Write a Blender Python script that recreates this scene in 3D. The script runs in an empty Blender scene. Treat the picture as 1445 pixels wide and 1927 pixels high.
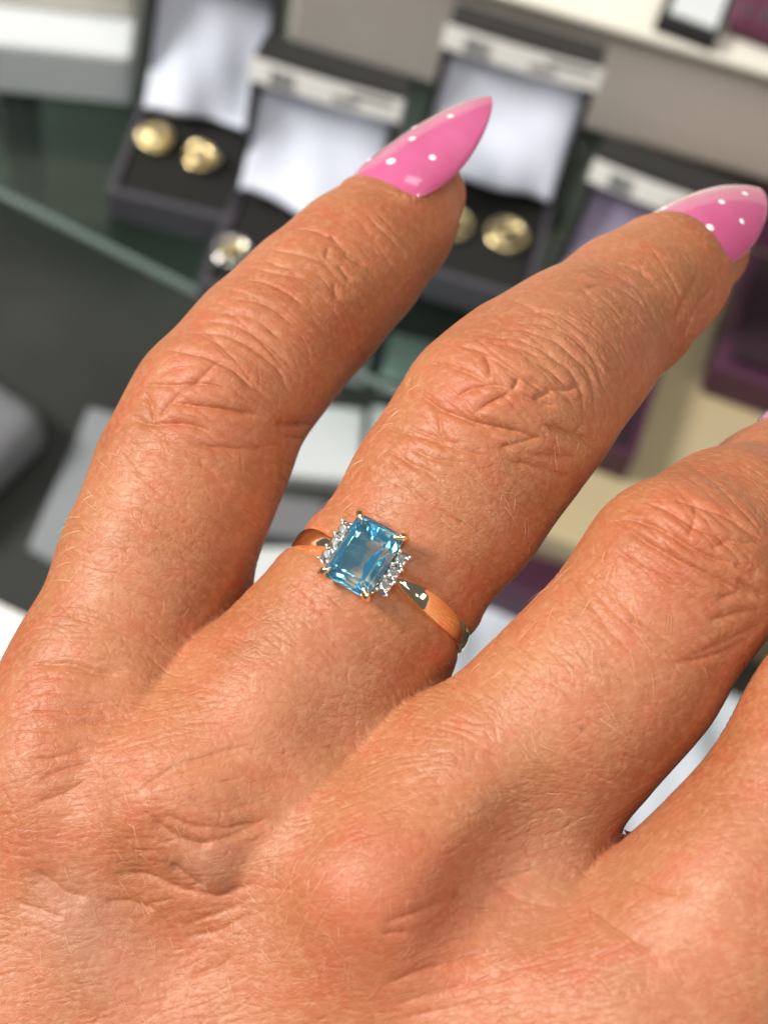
import bpy, bmesh, math, random
import numpy as np
from mathutils import Matrix, Vector

random.seed(7)
rng = np.random.default_rng(11)
MM = 0.001
SC = bpy.context.scene
COL = SC.collection

# ------------------------------------------------------------------ camera
# Camera frame (mm): x right, y down, z forward.  The shop counter is seen about 60 degrees from above with a roll.
FPX, CU, CV, CAMH = 2800.0, 722.5, 963.5, 504.0
_g = np.array([-450 / 2800, 1540 / 2800, 1.0]); _g /= np.linalg.norm(_g)
WZ = -_g
WY = np.array([0, 0, 1.0]) - WZ * WZ[2]; WY /= np.linalg.norm(WY)
WX = np.cross(WY, WZ)
ROT = np.array([WX, WY, WZ])                       # camera frame -> world axes
CAMPOS = np.array([0.0, 0.0, CAMH])

def c2w(p):
    """camera-frame mm -> world metres (rows)"""
    return (np.asarray(p, float) @ ROT.T + CAMPOS) * MM

def cdir(d):
    return Vector((np.asarray(d, float) @ ROT.T).tolist())

def cpt(u, v, z):
    return np.array([(u - CU) * z / FPX, (v - CV) * z / FPX, z])

def on_plane(u, v, h):
    """photo ray met with the horizontal level h (mm) -> world mm"""
    r = np.array([(u - CU) / FPX, (v - CV) / FPX, 1.0]) @ ROT.T
    t = (h - CAMH) / r[2]
    return r * t + CAMPOS

cam_data = bpy.data.cameras.new('camera')
cam = bpy.data.objects.new('camera', cam_data); COL.objects.link(cam)
SC.camera = cam
cam_data.sensor_fit = 'HORIZONTAL'; cam_data.sensor_width = 36.0
cam_data.lens = 36.0 * FPX / 1445.0
cam_data.clip_start = 0.005; cam_data.clip_end = 20.0
right, down, fwd = (cdir(a) for a in ((1, 0, 0), (0, 1, 0), (0, 0, 1)))
cam.matrix_world = Matrix(((right.x, -down.x, -fwd.x, 0), (right.y, -down.y, -fwd.y, 0),
                           (right.z, -down.z, -fwd.z, CAMH * MM), (0, 0, 0, 1)))
cam_data.dof.use_dof = True
cam_data.dof.focus_distance = 0.144
cam_data.dof.aperture_fstop = cam_data.lens / 2.0

# ------------------------------------------------------------------ world, lamps, exposure
world = bpy.data.worlds.new('World'); SC.world = world; world.use_nodes = True
bg = world.node_tree.nodes['Background']
bg.inputs['Color'].default_value = (0.94, 0.96, 1.0, 1); bg.inputs['Strength'].default_value = 0.12

def area_lamp(name, direction, dist, size, power, color, target=(0, 0, 150), size_y=None):
    d = np.array(direction, float); d /= np.linalg.norm(d)
    pos = np.array(target, float) + d * dist
    ld = bpy.data.lights.new(name, 'AREA'); ld.shape = 'RECTANGLE'
    ld.size = size * MM; ld.size_y = (size_y or size) * MM; ld.energy = power; ld.color = color
    o = bpy.data.objects.new(name, ld); COL.objects.link(o)
    o.location = Vector(c2w(pos).tolist())
    o.rotation_euler = cdir(-d).to_track_quat('-Z', 'Y').to_euler()
    return o

area_lamp('window_light', (-0.69, -0.46, -0.55), 2200, 680, 70.0, (1.0, 0.95, 0.88), size_y=600)
area_lamp('reflection_lamp', (0.28, -0.78, -0.56), 1500, 520, 2.0, (1.0, 0.97, 0.94), size_y=320)  # added out of view so metal and stones have something bright to reflect
area_lamp('gem_glint_panel', (-0.04, -0.16, -0.98), 1500, 520, 6.0, (1.0, 0.98, 0.96), size_y=340)  # added behind the camera to brighten the gem facets
area_lamp('gem_glint_panel', (0.42, 0.22, -0.88), 1500, 360, 1.4, (0.97, 0.98, 1.0), size_y=260)  # added out of view for gem glints and soft fill
area_lamp('band_streak_strip', (0.86, 0.12, -0.50), 1200, 420, 1.3, (1.0, 0.86, 0.66), size_y=70)  # added to streak the band shoulder and warm the finger sides
# small warm lamps: first pair from the nail glints, the rest added for sparkle
for d_, pw in (((0.62, -0.10, -0.78), 1.6), ((0.75, 0.28, -0.72), 1.1), ((0.25, 0.05, -0.95), .5), ((-0.32, 0.10, -0.93), .5), ((0.10, 0.42, -0.88), .5), ((-0.45, -0.30, -0.82), .6)):
    area_lamp('spot_light', d_, 1400, 62, pw, (1.0, 0.86, 0.68))
SC.view_settings.view_transform = 'Standard'; SC.view_settings.look = 'None'
SC.view_settings.exposure = 0.16; SC.view_settings.gamma = 1.0
SC.cycles.use_denoising = True
SC.cycles.max_bounces = 14; SC.cycles.transmission_bounces = 14; SC.cycles.glossy_bounces = 8
SC.cycles.transparent_max_bounces = 16; SC.cycles.sample_clamp_indirect = 0.0
SC.cycles.blur_glossy = 0.0

# ------------------------------------------------------------------ helpers
def tag(o, label=None, cat=None, group=None, kind=None):
    if label: o['label'] = label
    if cat: o['category'] = cat
    if group: o['group'] = group
    if kind: o['kind'] = kind
    return o

def mesh_obj(name, verts, faces, m=None, parent=None, smooth=False):
    me = bpy.data.meshes.new(name)
    me.from_pydata([tuple(v) for v in verts], [], [tuple(f) for f in faces]); me.update()
    o = bpy.data.objects.new(name, me); COL.objects.link(o)
    if m: me.materials.append(m)
    if parent: o.parent = parent
    if smooth: me.polygons.foreach_set('use_smooth', [True] * len(me.polygons))
    return o

def bm_obj(name, bm, m=None, parent=None, smooth=False):
    bmesh.ops.recalc_face_normals(bm, faces=bm.faces)
    me = bpy.data.meshes.new(name); bm.to_mesh(me); bm.free()
    o = bpy.data.objects.new(name, me); COL.objects.link(o)
    if m: me.materials.append(m)
    if parent: o.parent = parent
    if smooth: me.polygons.foreach_set('use_smooth', [True] * len(me.polygons))
    return o

def empty(name, loc, rz=0.0):
    o = bpy.data.objects.new(name, None); COL.objects.link(o)
    o.location = loc; o.rotation_euler = (0, 0, rz); o.empty_display_size = 0.01
    return o

def add_box(bm, x0, x1, y0, y1, z0, z1, bevel=0.0, seg=2, M=None):
    """box in mm added to bm in metres"""
    r = bmesh.ops.create_cube(bm, size=1.0)
    vs = r['verts']
    for v in vs:
        v.co = Vector((x0 + (v.co.x + .5) * (x1 - x0), y0 + (v.co.y + .5) * (y1 - y0), z0 + (v.co.z + .5) * (z1 - z0))) * MM
    if bevel:
        es = list({e for v in vs for e in v.link_edges})
        rr = bmesh.ops.bevel(bm, geom=es, offset=bevel * MM, segments=seg, affect='EDGES', profile=0.5)
        vs = list({v for f in rr['faces'] for v in f.verts} | {v for v in vs if v.is_valid})
    if M is not None:
        for v in vs: v.co = M @ v.co
    return vs

def node_mat(name):
    m = bpy.data.materials.new(name); m.use_nodes = True
    nt = m.node_tree
    return m, nt, nt.nodes['Principled BSDF']

def mat(name, col, rough=0.5, metal=0.0, noise=0.08, nscale=60.0, bump=0.0, bscale=400.0, sheen=0.0, coat=0.0, spec=0.5, trans=0.0, ior=1.5):
    m, nt, p = node_mat(name)
    N, L = nt.nodes, nt.links
    tc = N.new('ShaderNodeTexCoord')
    nz = N.new('ShaderNodeTexNoise'); nz.inputs['Scale'].default_value = nscale; nz.inputs['Detail'].default_value = 4
    L.new(tc.outputs['Object'], nz.inputs['Vector'])
    mx = N.new('ShaderNodeMix'); mx.data_type = 'RGBA'
    mx.inputs['A'].default_value = (*[c * (1 - noise) for c in col], 1)
    mx.inputs['B'].default_value = (*[min(1, c * (1 + noise)) for c in col], 1)
    L.new(nz.outputs['Fac'], mx.inputs['Factor']); L.new(mx.outputs['Result'], p.inputs['Base Color'])
    p.inputs['Roughness'].default_value = rough; p.inputs['Metallic'].default_value = metal
    p.inputs['Sheen Weight'].default_value = sheen; p.inputs['Coat Weight'].default_value = coat
    p.inputs['Specular IOR Level'].default_value = spec
    p.inputs['Transmission Weight'].default_value = trans; p.inputs['IOR'].default_value = ior
    if bump:
        n2 = N.new('ShaderNodeTexNoise'); n2.inputs['Scale'].default_value = bscale; n2.inputs['Detail'].default_value = 3
        L.new(tc.outputs['Object'], n2.inputs['Vector'])
        b = N.new('ShaderNodeBump'); b.inputs['Distance'].default_value = bump * MM; b.inputs['Strength'].default_value = 0.6
        L.new(n2.outputs['Fac'], b.inputs['Height']); L.new(b.outputs['Normal'], p.inputs['Normal'])
    return m

MAT = {
    'charcoal': mat('charcoal_leatherette', (0.012, 0.012, 0.013), 0.5, bump=0.15, bscale=900),
    'lilac_rim': mat('lilac_grey_leatherette', (0.060, 0.055, 0.070), 0.45, bump=0.12, bscale=900),
    'plum': mat('plum_leatherette', (0.055, 0.012, 0.035), 0.5, bump=0.12, bscale=900),
    'plum_velvet': mat('plum_velvet', (0.014, 0.002, 0.008), 0.9, sheen=0.03),
    'velvet': mat('black_velvet', (0.008, 0.008, 0.0075), 0.95, sheen=0.03, bump=0.2, bscale=1500),
    'satin': mat('white_satin', (0.74, 0.79, 0.93), 0.38, noise=0.04, nscale=40),
    'lilac_satin': mat('lilac_satin', (0.36, 0.31, 0.46), 0.45, noise=0.05, nscale=40),
    'paper': mat('white_paper', (0.92, 0.92, 0.89), 0.6, noise=0.04),
    'ink': mat('grey_ink', (0.10, 0.11, 0.11), 0.7),
    'cream': mat('cream_laminate', (0.76, 0.74, 0.66), 0.5, noise=0.05, nscale=12),
    'shaded_cream': mat('shaded_cream_laminate', (0.56, 0.51, 0.48), 0.5, noise=0.10, nscale=9),  # cream riser with the shade of its front put into the colour
    'khaki': mat('khaki_board', (0.42, 0.35, 0.21), 0.55, noise=0.08, nscale=14),
    'dark_floor': mat('dark_grey_laminate', (0.040, 0.042, 0.039), 0.30, noise=0.6, nscale=11),  # strong mottling stands in for pale reflections and haze in the glass
    'lit_edge': mat('lit_glass_edge', (0.22, 0.30, 0.27), 0.4, noise=0.15, nscale=30),
    'white_card': mat('white_card', (0.62, 0.66, 0.68), 0.5, noise=0.05, nscale=20),
    'dim_reflection': mat('milky_grey', (0.24, 0.26, 0.28), 0.6, noise=0.15, nscale=30),
    'dim_satin': mat('soft_white_satin', (0.50, 0.55, 0.62), 0.45, noise=0.06, nscale=30),
    'grey_reflection': mat('grey_reflection', (0.17, 0.175, 0.19), 0.8, noise=0.1, nscale=40),
    'gold': mat('yellow_gold', (0.90, 0.63, 0.30), 0.10, metal=1.0, noise=0.02),
    'rose_gold': mat('polished_gold', (0.96, 0.79, 0.52), 0.05, metal=1.0, noise=0.015),
    'pale_gold': mat('pale_gold', (0.86, 0.72, 0.40), 0.22, metal=1.0, noise=0.04),
    'silver': mat('white_gold', (0.80, 0.79, 0.76), 0.12, metal=1.0, noise=0.03),
    'nail_dot': mat('white_nail_polish', (0.85, 0.82, 0.84), 0.15, noise=0.02, coat=0.6),
    'hair': mat('pale_blond_hair', (0.80, 0.55, 0.36), 0.35, noise=0.2, nscale=300, spec=0.6),
}
# clear glass of the shelf (thin green tint; a coloured strip makes the bright front edge)
def glass_mat(name, col, ior, rough=0.0):
    m = bpy.data.materials.new(name); m.use_nodes = True
    nt = m.node_tree; nt.nodes.clear()
    out = nt.nodes.new('ShaderNodeOutputMaterial'); g = nt.nodes.new('ShaderNodeBsdfGlass')
    g.inputs['Color'].default_value = (*col, 1); g.inputs['IOR'].default_value = ior; g.inputs['Roughness'].default_value = rough
    nt.links.new(g.outputs[0], out.inputs['Surface'])
    return m
MAT['shelf_glass'] = glass_mat('shelf_glass', (0.80, 0.90, 0.86), 1.5)
MAT['topaz'] = glass_mat('blue_topaz', (0.70, 0.92, 1.0), 1.52)
_nt = MAT['topaz'].node_tree; _out = [x for x in _nt.nodes if x.type == 'OUTPUT_MATERIAL'][0]; _gl = [x for x in _nt.nodes if x.type == 'BSDF_GLASS'][0]
_df = _nt.nodes.new('ShaderNodeBsdfDiffuse'); _df.inputs[0].default_value = (0.08, 0.56, 1.0, 1); _mx = _nt.nodes.new('ShaderNodeMixShader'); _mx.inputs[0].default_value = 0.06  # blue diffuse share stands in for light returned by the facets
_nt.links.new(_gl.outputs[0], _mx.inputs[1]); _nt.links.new(_df.outputs[0], _mx.inputs[2]); _nt.links.new(_mx.outputs[0], _out.inputs['Surface'])
MAT['diamond'] = glass_mat('diamond', (1.0, 1.0, 1.0), 2.2)
_nt = MAT['diamond'].node_tree; _out = [x for x in _nt.nodes if x.type == 'OUTPUT_MATERIAL'][0]; _gl = [x for x in _nt.nodes if x.type == 'BSDF_GLASS'][0]
_rf = _nt.nodes.new('ShaderNodeBsdfGlossy'); _rf.inputs['Roughness'].default_value = 0.22; _mx = _nt.nodes.new('ShaderNodeMixShader'); _mx.inputs[0].default_value = 0.75
_nt.links.new(_gl.outputs[0], _mx.inputs[1]); _nt.links.new(_rf.outputs[0], _mx.inputs[2]); _nt.links.new(_mx.outputs[0], _out.inputs['Surface'])

# ------------------------------------------------------------------ the display: floor, shelf, risers
def slab(name, x0, x1, y0, y1, z0, z1, m, bevel=1.0, rz=0.0, pivot=None, seg=2):
    bm = bmesh.new(); add_box(bm, x0, x1, y0, y1, z0, z1, bevel, seg)
    o = bm_obj(name, bm, m)
    if rz:
        px, py = pivot
        T = Matrix.Translation((px * MM, py * MM, 0)) @ Matrix.Rotation(rz, 4, 'Z') @ Matrix.Translation((-px * MM, -py * MM, 0))
        o.matrix_world = T
    return o

LOW = -110.0          # level of the lower shelf
tag(slab('lower_shelf', -520, 620, -80, 900, LOW - 12, LOW, MAT['dark_floor'], 1.5), kind='structure')
tag(slab('back_wall', -520, 620, 700, 712, LOW, 420, MAT['cream'], 1.0), kind='structure')

# glass shelf: its front edge runs obliquely under the boxes
a = on_plane(0, 352, 0.0); b = on_plane(350, 528, 0.0)
edge_rz = math.atan2(b[1] - a[1], b[0] - a[0])
shelf = slab('glass_shelf', a[0] - 260, a[0] + 232, a[1], a[1] + 250, -6.0, -0.2, MAT['shelf_glass'], 0.6, edge_rz, (a[0], a[1]))
o = slab('lit_edge_strip', a[0] - 258, a[0] + 230, a[1] - 0.9, a[1] - 0.1, -5.6, -0.6, MAT['lit_edge'], 0.2, edge_rz, (a[0], a[1]))  # added strip; the inner glow of the glass edge is its colour
o.parent = shelf; o.matrix_parent_inverse = shelf.matrix_world.inverted()
tag(shelf, 'clear glass shelf with pale green front edge under the dark boxes', 'glass shelf')
for k, (bx, by) in enumerate(((-230, 470), (30, 500))):
    bm = bmesh.new(); add_box(bm, bx, bx + 14, by, by + 14, LOW + 0.05, -6.1, 1.0)
    o = bm_obj('shelf_support', bm, MAT['charcoal'])
    tag(o, ('thin dark post under the glass shelf near the cream block', 'thin dark post under the glass shelf near the riser')[k], 'shelf post', 'posts under the glass shelf')

board = slab('display_board', 44, 330, 300, 510, -14.0, -0.2, MAT['khaki'], 2.0, math.radians(-4), (60, 330))
tag(board, 'khaki display board under the plum jewellery boxes', 'display board')
bm = bmesh.new(); add_box(bm, 60, 320, 330, 500, LOW + 0.05, -14.1, 2.0)
o = bm_obj('board_plinth', bm, MAT['khaki']); o.parent = board; o.matrix_parent_inverse = board.matrix_world.inverted()

riser = slab('display_riser', -105, 420, 516, 690, 0.05, 62, MAT['shaded_cream'], 3.0)
tag(riser, 'cream display riser, front shade put into its colour, along the back of the shelf', 'display riser')
o = slab('riser_top', -108, 423, 511, 690, 62.1, 67, MAT['cream'], 2.0); o.parent = riser
bm = bmesh.new(); add_box(bm, -100, 415, 540, 690, LOW + .05, -6.3, 2.0)
o = bm_obj('riser_base', bm, MAT['shaded_cream'], riser)

block = empty('cream_block', (-0.222, 0.436, 0.0), math.radians(14))
tag(block, 'cream stepped display block beside the box of knot earrings', 'display block')
bm = bmesh.new(); add_box(bm, -60, 66, 0, 130, 0.05, 30, 2.5); bm_obj('lower_step', bm, MAT['white_card'], block)
bm = bmesh.new(); add_box(bm, -90, 66, 22, 130, 30.1, 64, 2.5); bm_obj('upper_step', bm, MAT['cream'], block)

# ------------------------------------------------------------------ jewellery boxes
def box_base(w, d, h, wall, rim_m, parent):
    bm = bmesh.new()
    t = wall
    add_box(bm, -w / 2, w / 2, -d, -d + t, 0.05, h, 0.9)
    add_box(bm, -w / 2, w / 2, -t, 0, 0.05, h, 0.9)
    add_box(bm, -w / 2, -w / 2 + t, -d + t * .7, -t * .7, 0.05, h - .02, 0.9)
    add_box(bm, w / 2 - t, w / 2, -d + t * .7, -t * .7, 0.05, h - .02, 0.9)
    add_box(bm, -w / 2 + t * .5, w / 2 - t * .5, -d + t * .5, -t * .5, 0.06, 2.0, 0)
    return bm_obj('base', bm, rim_m, parent)

def satin_cushion(w, h, dep, m, parent, M, puff=1.0, seed=0):
    """folded satin lining: hangs from the top of the lid, sags and rolls forward at the bottom"""
    r = np.random.default_rng(seed)
    nx, nz = 26, 30
    ph = r.uniform(0, 6, 4)
    V, F = [], []
    for side in (0, 1):
        for j in range(nz):
            t = j / (nz - 1)
            for i in range(nx):
                s = i / (nx - 1) * 2 - 1
                prof = -2.0 - dep * puff * (0.12 + 0.88 * t ** 2.2)
                fold = 1.1 * math.sin(4.2 * s + 3 * t + ph[0]) + 0.8 * math.sin(7 * s - 5 * t + ph[1]) + 1.6 * math.sin(2.2 * s + 6 * t + ph[2]) * t
                y = prof + fold * (0.35 + 0.65 * t) * (1 - s ** 6)
                y = min(y, -1.2) if side == 0 else -0.9
                z = h * (1 - t) - (2.5 * math.sin(3 * s + ph[3]) * t if side == 0 else 0)
                z = max(z, 0.5)
                V.append(M @ Vector((s * w / 2 * MM, y * MM, z * MM)))
    for side in (0, 1):
        o = side * nx * nz
        for j in range(nz - 1):
            for i in range(nx - 1):
                q = (o + j * nx + i, o + j * nx + i + 1, o + (j + 1) * nx + i + 1, o + (j + 1) * nx + i)
                F.append(q if side else q[::-1])
    n = nx * nz
    rim = [i for i in range(nx)] + [j * nx + nx - 1 for j in range(1, nz)] + [(nz - 1) * nx + i for i in range(nx - 2, -1, -1)] + [j * nx for j in range(nz - 2, 0, -1)]
    for k in range(len(rim)):
        a_, b_ = rim[k], rim[(k + 1) % len(rim)]
        F.append((a_, b_, b_ + n, a_ + n))
    return mesh_obj('satin_lining', V, F, m, parent, True)

def price_label(w, z, y, parent, M, seed):
    """paper strip with a printed code block and small print, slightly curled"""
    r = np.random.default_rng(seed)
    V, F = [], []
    n = 14; th = 0.25; hh = 11.0
    for i in range(n):
        s = i / (n - 1)
        x = (s - .5) * w
        yy = y - 1.2 * math.sin(s * 3.0 + .3) - 0.8 * s
        for (dy, dz) in ((0, 0), (-.8, hh), (th - .8, hh), (th, 0)):
            V.append(M @ Vector((x * MM, (yy + dy) * MM, (z + dz) * MM)))
    for i in range(n - 1):
        for k in range(4):
            a_, b_ = i * 4 + k, i * 4 + (k + 1) % 4
            F.append((a_, b_, b_ + 4, a_ + 4))
    F.append((3, 2, 1, 0)); F.append(tuple((n - 1) * 4 + k for k in range(4)))
    lab = mesh_obj('price_label', V, F, MAT['paper'], parent)
    bm = bmesh.new()
    def mark(x0, x1, z0, z1):
        s = (x0 + x1) / 2 / w + .5
        yy = y - 1.2 * math.sin(s * 3.0 + .3) - 0.8 * s
        f = (z0 + z1) / 2 / hh
        add_box(bm, x0, x1, yy - .8 * f - .22, yy - .8 * f - .02, z + z0, z + z1, 0, M=M)
    x = -w * .36
    while x < -w * .20:
        wd = r.uniform(.25, .8); mark(x, x + wd, 1.5, 9.5); x += wd + r.uniform(.3, .8)
    for row in (2.0, 4.0):
        x = w * .06
        while x < w * .22:
            wd = r.uniform(.5, 1.2); mark(x, x + wd, row, row + 1.3); x += wd + .5
    x = w * .16
    while x < w * .44:
        wd = r.uniform(.6, 1.3); mark(x, x + wd, 7.0, 9.2); x += wd + .55
    o = bm_obj('printed_marks', bm, MAT['ink'], lab)
    return lab

def jewel_box(name, label, x, y, w, d, lid_h, lean, yaw, body, rim, pad, liner, lab, seed, z=0.0, puff=1.0, group='open jewellery boxes on display', ldep=16):
    """x, y = hinge line centre in mm"""
    e = empty(name, (x * MM, y * MM, z * MM), math.radians(yaw))
    tag(e, label, 'jewellery box', group)
    h, wall = 18.0, 3.4
    box_base(w, d, h, wall, rim, e)
    bm = bmesh.new(); add_box(bm, -w / 2 + wall + .05, w / 2 - wall - .05, -d + wall + .05, -wall - .05, 2.1, h - 2.0, 1.6, 3)
    bm_obj('velvet_pad', bm, pad, e)
    M = Matrix.Translation((0, 0, (h + .3) * MM)) @ Matrix.Rotation(-math.radians(lean), 4, 'X')
    bm = bmesh.new(); t = 2.6
    add_box(bm, -w / 2, w / 2, -t, 0, 0, lid_h, 0.9, M=M)
    add_box(bm, -w / 2, w / 2, -ldep, -t * .8, lid_h - t, lid_h - .02, 0.9, M=M)
    add_box(bm, -w / 2, -w / 2 + t, -ldep, -t * .8, 0.02, lid_h - t * .7, 0.9, M=M)
    add_box(bm, w / 2 - t, w / 2, -ldep, -t * .8, 0.02, lid_h - t * .7, 0.9, M=M)
    lid = bm_obj('lid', bm, body, e)
    satin_cushion(w - 2 * t - .6, lid_h - t - 1, ldep + 2, liner, lid, M @ Matrix.Translation((0, -t * MM, 0)), puff, seed)
    if lab: price_label(w * 1.03, lid_h - 11.5, -ldep - .6, e, M, seed)
    return e

CH, LR, PL = MAT['charcoal'], MAT['lilac_rim'], MAT['plum']
jewel_box('jewellery_box', 'charcoal jewellery box holding two gold knot studs on black velvet', -124, 458, 54, 68, 66, 8, 3, CH, LR, MAT['velvet'], MAT['satin'], False, 1)
jewel_box('jewellery_box', 'charcoal jewellery box with price strip holding a two-tone stud beside the fingertip', -68, 425, 60, 68, 62, 12, 0, CH, LR, MAT['velvet'], MAT['satin'], True, 2)
jewel_box('jewellery_box', 'charcoal jewellery box with price strip behind the tip of the pointed pink nail', 2, 467, 64, 72, 66, 12, 0, CH, LR, MAT['velvet'], MAT['satin'], True, 3)
jewel_box('jewellery_box', 'jewellery box with plum base and price strip behind the ring-wearing finger', 68, 412, 56, 76, 72, 10, -5, CH, PL, MAT['plum_velvet'], MAT['lilac_satin'], True, 4)

# plum ring case beyond, closed lower half with velvet pad
pp = on_plane(1300, 760, 0)
e = empty('ring_case', ((pp[0] + 36) * MM, (pp[1] + 4) * MM, 0), math.radians(-4))
tag(e, 'dark plum velvet case at the edge of the khaki board', 'jewellery box')
bm = bmesh.new(); add_box(bm, -34, 46, 0, 70, 0.05, 20, 2.0); bm_obj('base', bm, PL, e)
bm = bmesh.new(); add_box(bm, -28, 40, 6, 66, 20.05, 24, 1.8); bm_obj('velvet_pad', bm, MAT['plum_velvet'], e)
Ml = Matrix.Translation((0, 70 * MM, .0205)) @ Matrix.Rotation(-math.radians(25), 4, 'X')
bm = bmesh.new(); add_box(bm, -34, 46, -4, 0, 0, 40, 1.5, M=Ml); bm_obj('lid', bm, PL, e)

# things on the riser at the back
rb = empty('framed_card', (0.068, 0.532, 0.0671), math.radians(-6))
tag(rb, 'grey card in dark frame lying on the cream riser top', 'card')
bm = bmesh.new(); add_box(bm, -14, 13, -19, 40, 0.05, 7, 1.0); bm_obj('frame', bm, CH, rb)
bm = bmesh.new(); add_box(bm, -10, 11, -14, 36, 7.05, 9, .6); bm_obj('card', bm, MAT['white_card'], rb)
rp = empty('plum_pouch', (0.116, 0.542, 0.0671), math.radians(-6))
tag(rp, 'plum fabric pouch on the cream riser top', 'pouch')
bm = bmesh.new(); add_box(bm, -32, 60, -22, 50, 0.05, 12, 5.0, 4); bm_obj('pouch_body', bm, mat('plum_fabric', (0.10, 0.02, 0.05), .8, bump=.3, bscale=300), rp)
bm = bmesh.new()
for k in range(4): add_box(bm, -28 + k * 8, -25 + k * 8, -20, -12, 12.0, 13.0, .4)
bm_obj('piping', bm, MAT['lilac_rim'], rp)

# ------------------------------------------------------------------ stud earrings
def tube(bm, pts, rad, closed=True, nseg=8):
    n = len(pts); rings = []
    for i in range(n):
        p = Vector(pts[i]); q = Vector(pts[(i + 1) % n] if (closed or i < n - 1) else pts[i]); o = Vector(pts[i - 1] if (closed or i > 0) else pts[i])
        tdir = (q - o).normalized()
        u = tdir.cross(Vector((0.13, 0.31, 0.94)));
        if u.length < 1e-4: u = tdir.cross(Vector((1, 0, 0)))
        u.normalize(); w = tdir.cross(u)
        rr = rad[i] if hasattr(rad, '__len__') else rad
        rings.append([bm.verts.new((p + (u * math.cos(2 * math.pi * k / nseg) + w * math.sin(2 * math.pi * k / nseg)) * rr) * MM) for k in range(nseg)])
    for i in range(n if closed else n - 1):
        A, B = rings[i], rings[(i + 1) % n]
        for k in range(nseg):
            bm.faces.new((A[k], A[(k + 1) % nseg], B[(k + 1) % nseg], B[k]))
    if not closed:
        bm.faces.new(rings[0][::-1]); bm.faces.new(rings[-1])

def knot_stud(label, x, y, z, r, m1, m2, rz):
    e = empty('stud_earring', (x * MM, y * MM, z * MM), rz)
    tag(e, label, 'earring', 'stud earrings in the boxes')
    for k in range(4):
        bm = bmesh.new()
        pts = []
        tl = math.radians(58 if k < 3 else 4); az = k * 2 * math.pi / 3 + .3
        for i in range(40):
            t = 2 * math.pi * i / 40
            rr = r * (.70 if k < 3 else .80) * (1 + .06 * math.sin(3 * t))
            v = Matrix.Rotation(az, 3, 'Z') @ Matrix.Rotation(tl, 3, 'X') @ Vector((rr * math.cos(t), rr * math.sin(t), r * .08 * math.sin(2 * t)))
            pts.append((v.x, v.y, max(v.z * .62 + r * .52, r * .16)))
        tube(bm, pts, r * (.17 if k < 3 else .14))
        bm_obj('knot_strand', bm, m1 if k != 1 else m2, e, True)
    bm = bmesh.new()
    tube(bm, [(0, 0, -7), (0, 0, 0), (0, 0, r * .4)], [.45, .45, .5], False)
    bm_obj('post', bm, m1, e, True)
    return e

def swirl_stud(label, x, y, z, r, m1, m2, rz):
    e = empty('stud_earring', (x * MM, y * MM, z * MM), rz)
    tag(e, label, 'earring', 'stud earrings in the boxes')
    bm = bmesh.new()
    tube(bm, [(r * .78 * math.cos(2 * math.pi * i / 40), r * .78 * math.sin(2 * math.pi * i / 40), r * .25) for i in range(40)], r * .16)
    bm_obj('outer_hoop', bm, m1, e, True)
    bm = bmesh.new()
    pts = [((r * .55 * (1 - i / 70)) * math.cos(.16 * i), (r * .55 * (1 - i / 70)) * math.sin(.16 * i), r * (.25 + .35 * i / 46)) for i in range(40)]
    tube(bm, pts, [r * (.15 - .04 * i / 40) for i in range(40)], False)
    bm_obj('swirl', bm, m2, e, True)
    bm = bmesh.new()
    tube(bm, [(0, 0, -7), (0, 0, 0), (0, 0, r * .2)], [.45, .45, .5], False)
    bm_obj('post', bm, m1, e, True)
    return e

PG, SV = MAT['pale_gold'], MAT['silver']
ZP = 16.1
def at_pad(u, v): q = on_plane(u, v, ZP + 3); return q[0], q[1]
knot_stud('gold knot stud earring nearer the cream block', *at_pad(291, 262), ZP, 8.4, PG, PG, .3)
knot_stud('gold knot stud earring nearer the satin fold, second of its pair', *at_pad(379, 297), ZP, 8.2, PG, PG, 1.4)
swirl_stud('silver and gold swirl stud earring beside the finger edge', *at_pad(437, 470), ZP, 8.6, SV, PG, .5)
swirl_stud('gold swirl stud earring half hidden behind the fingertip', *at_pad(852, 418), ZP, 9.4, PG, PG, 2.0)
swirl_stud('gold swirl stud earring in full view between the two fingers', *at_pad(954, 440), ZP, 10.0, PG, PG, 0.9)

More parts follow.
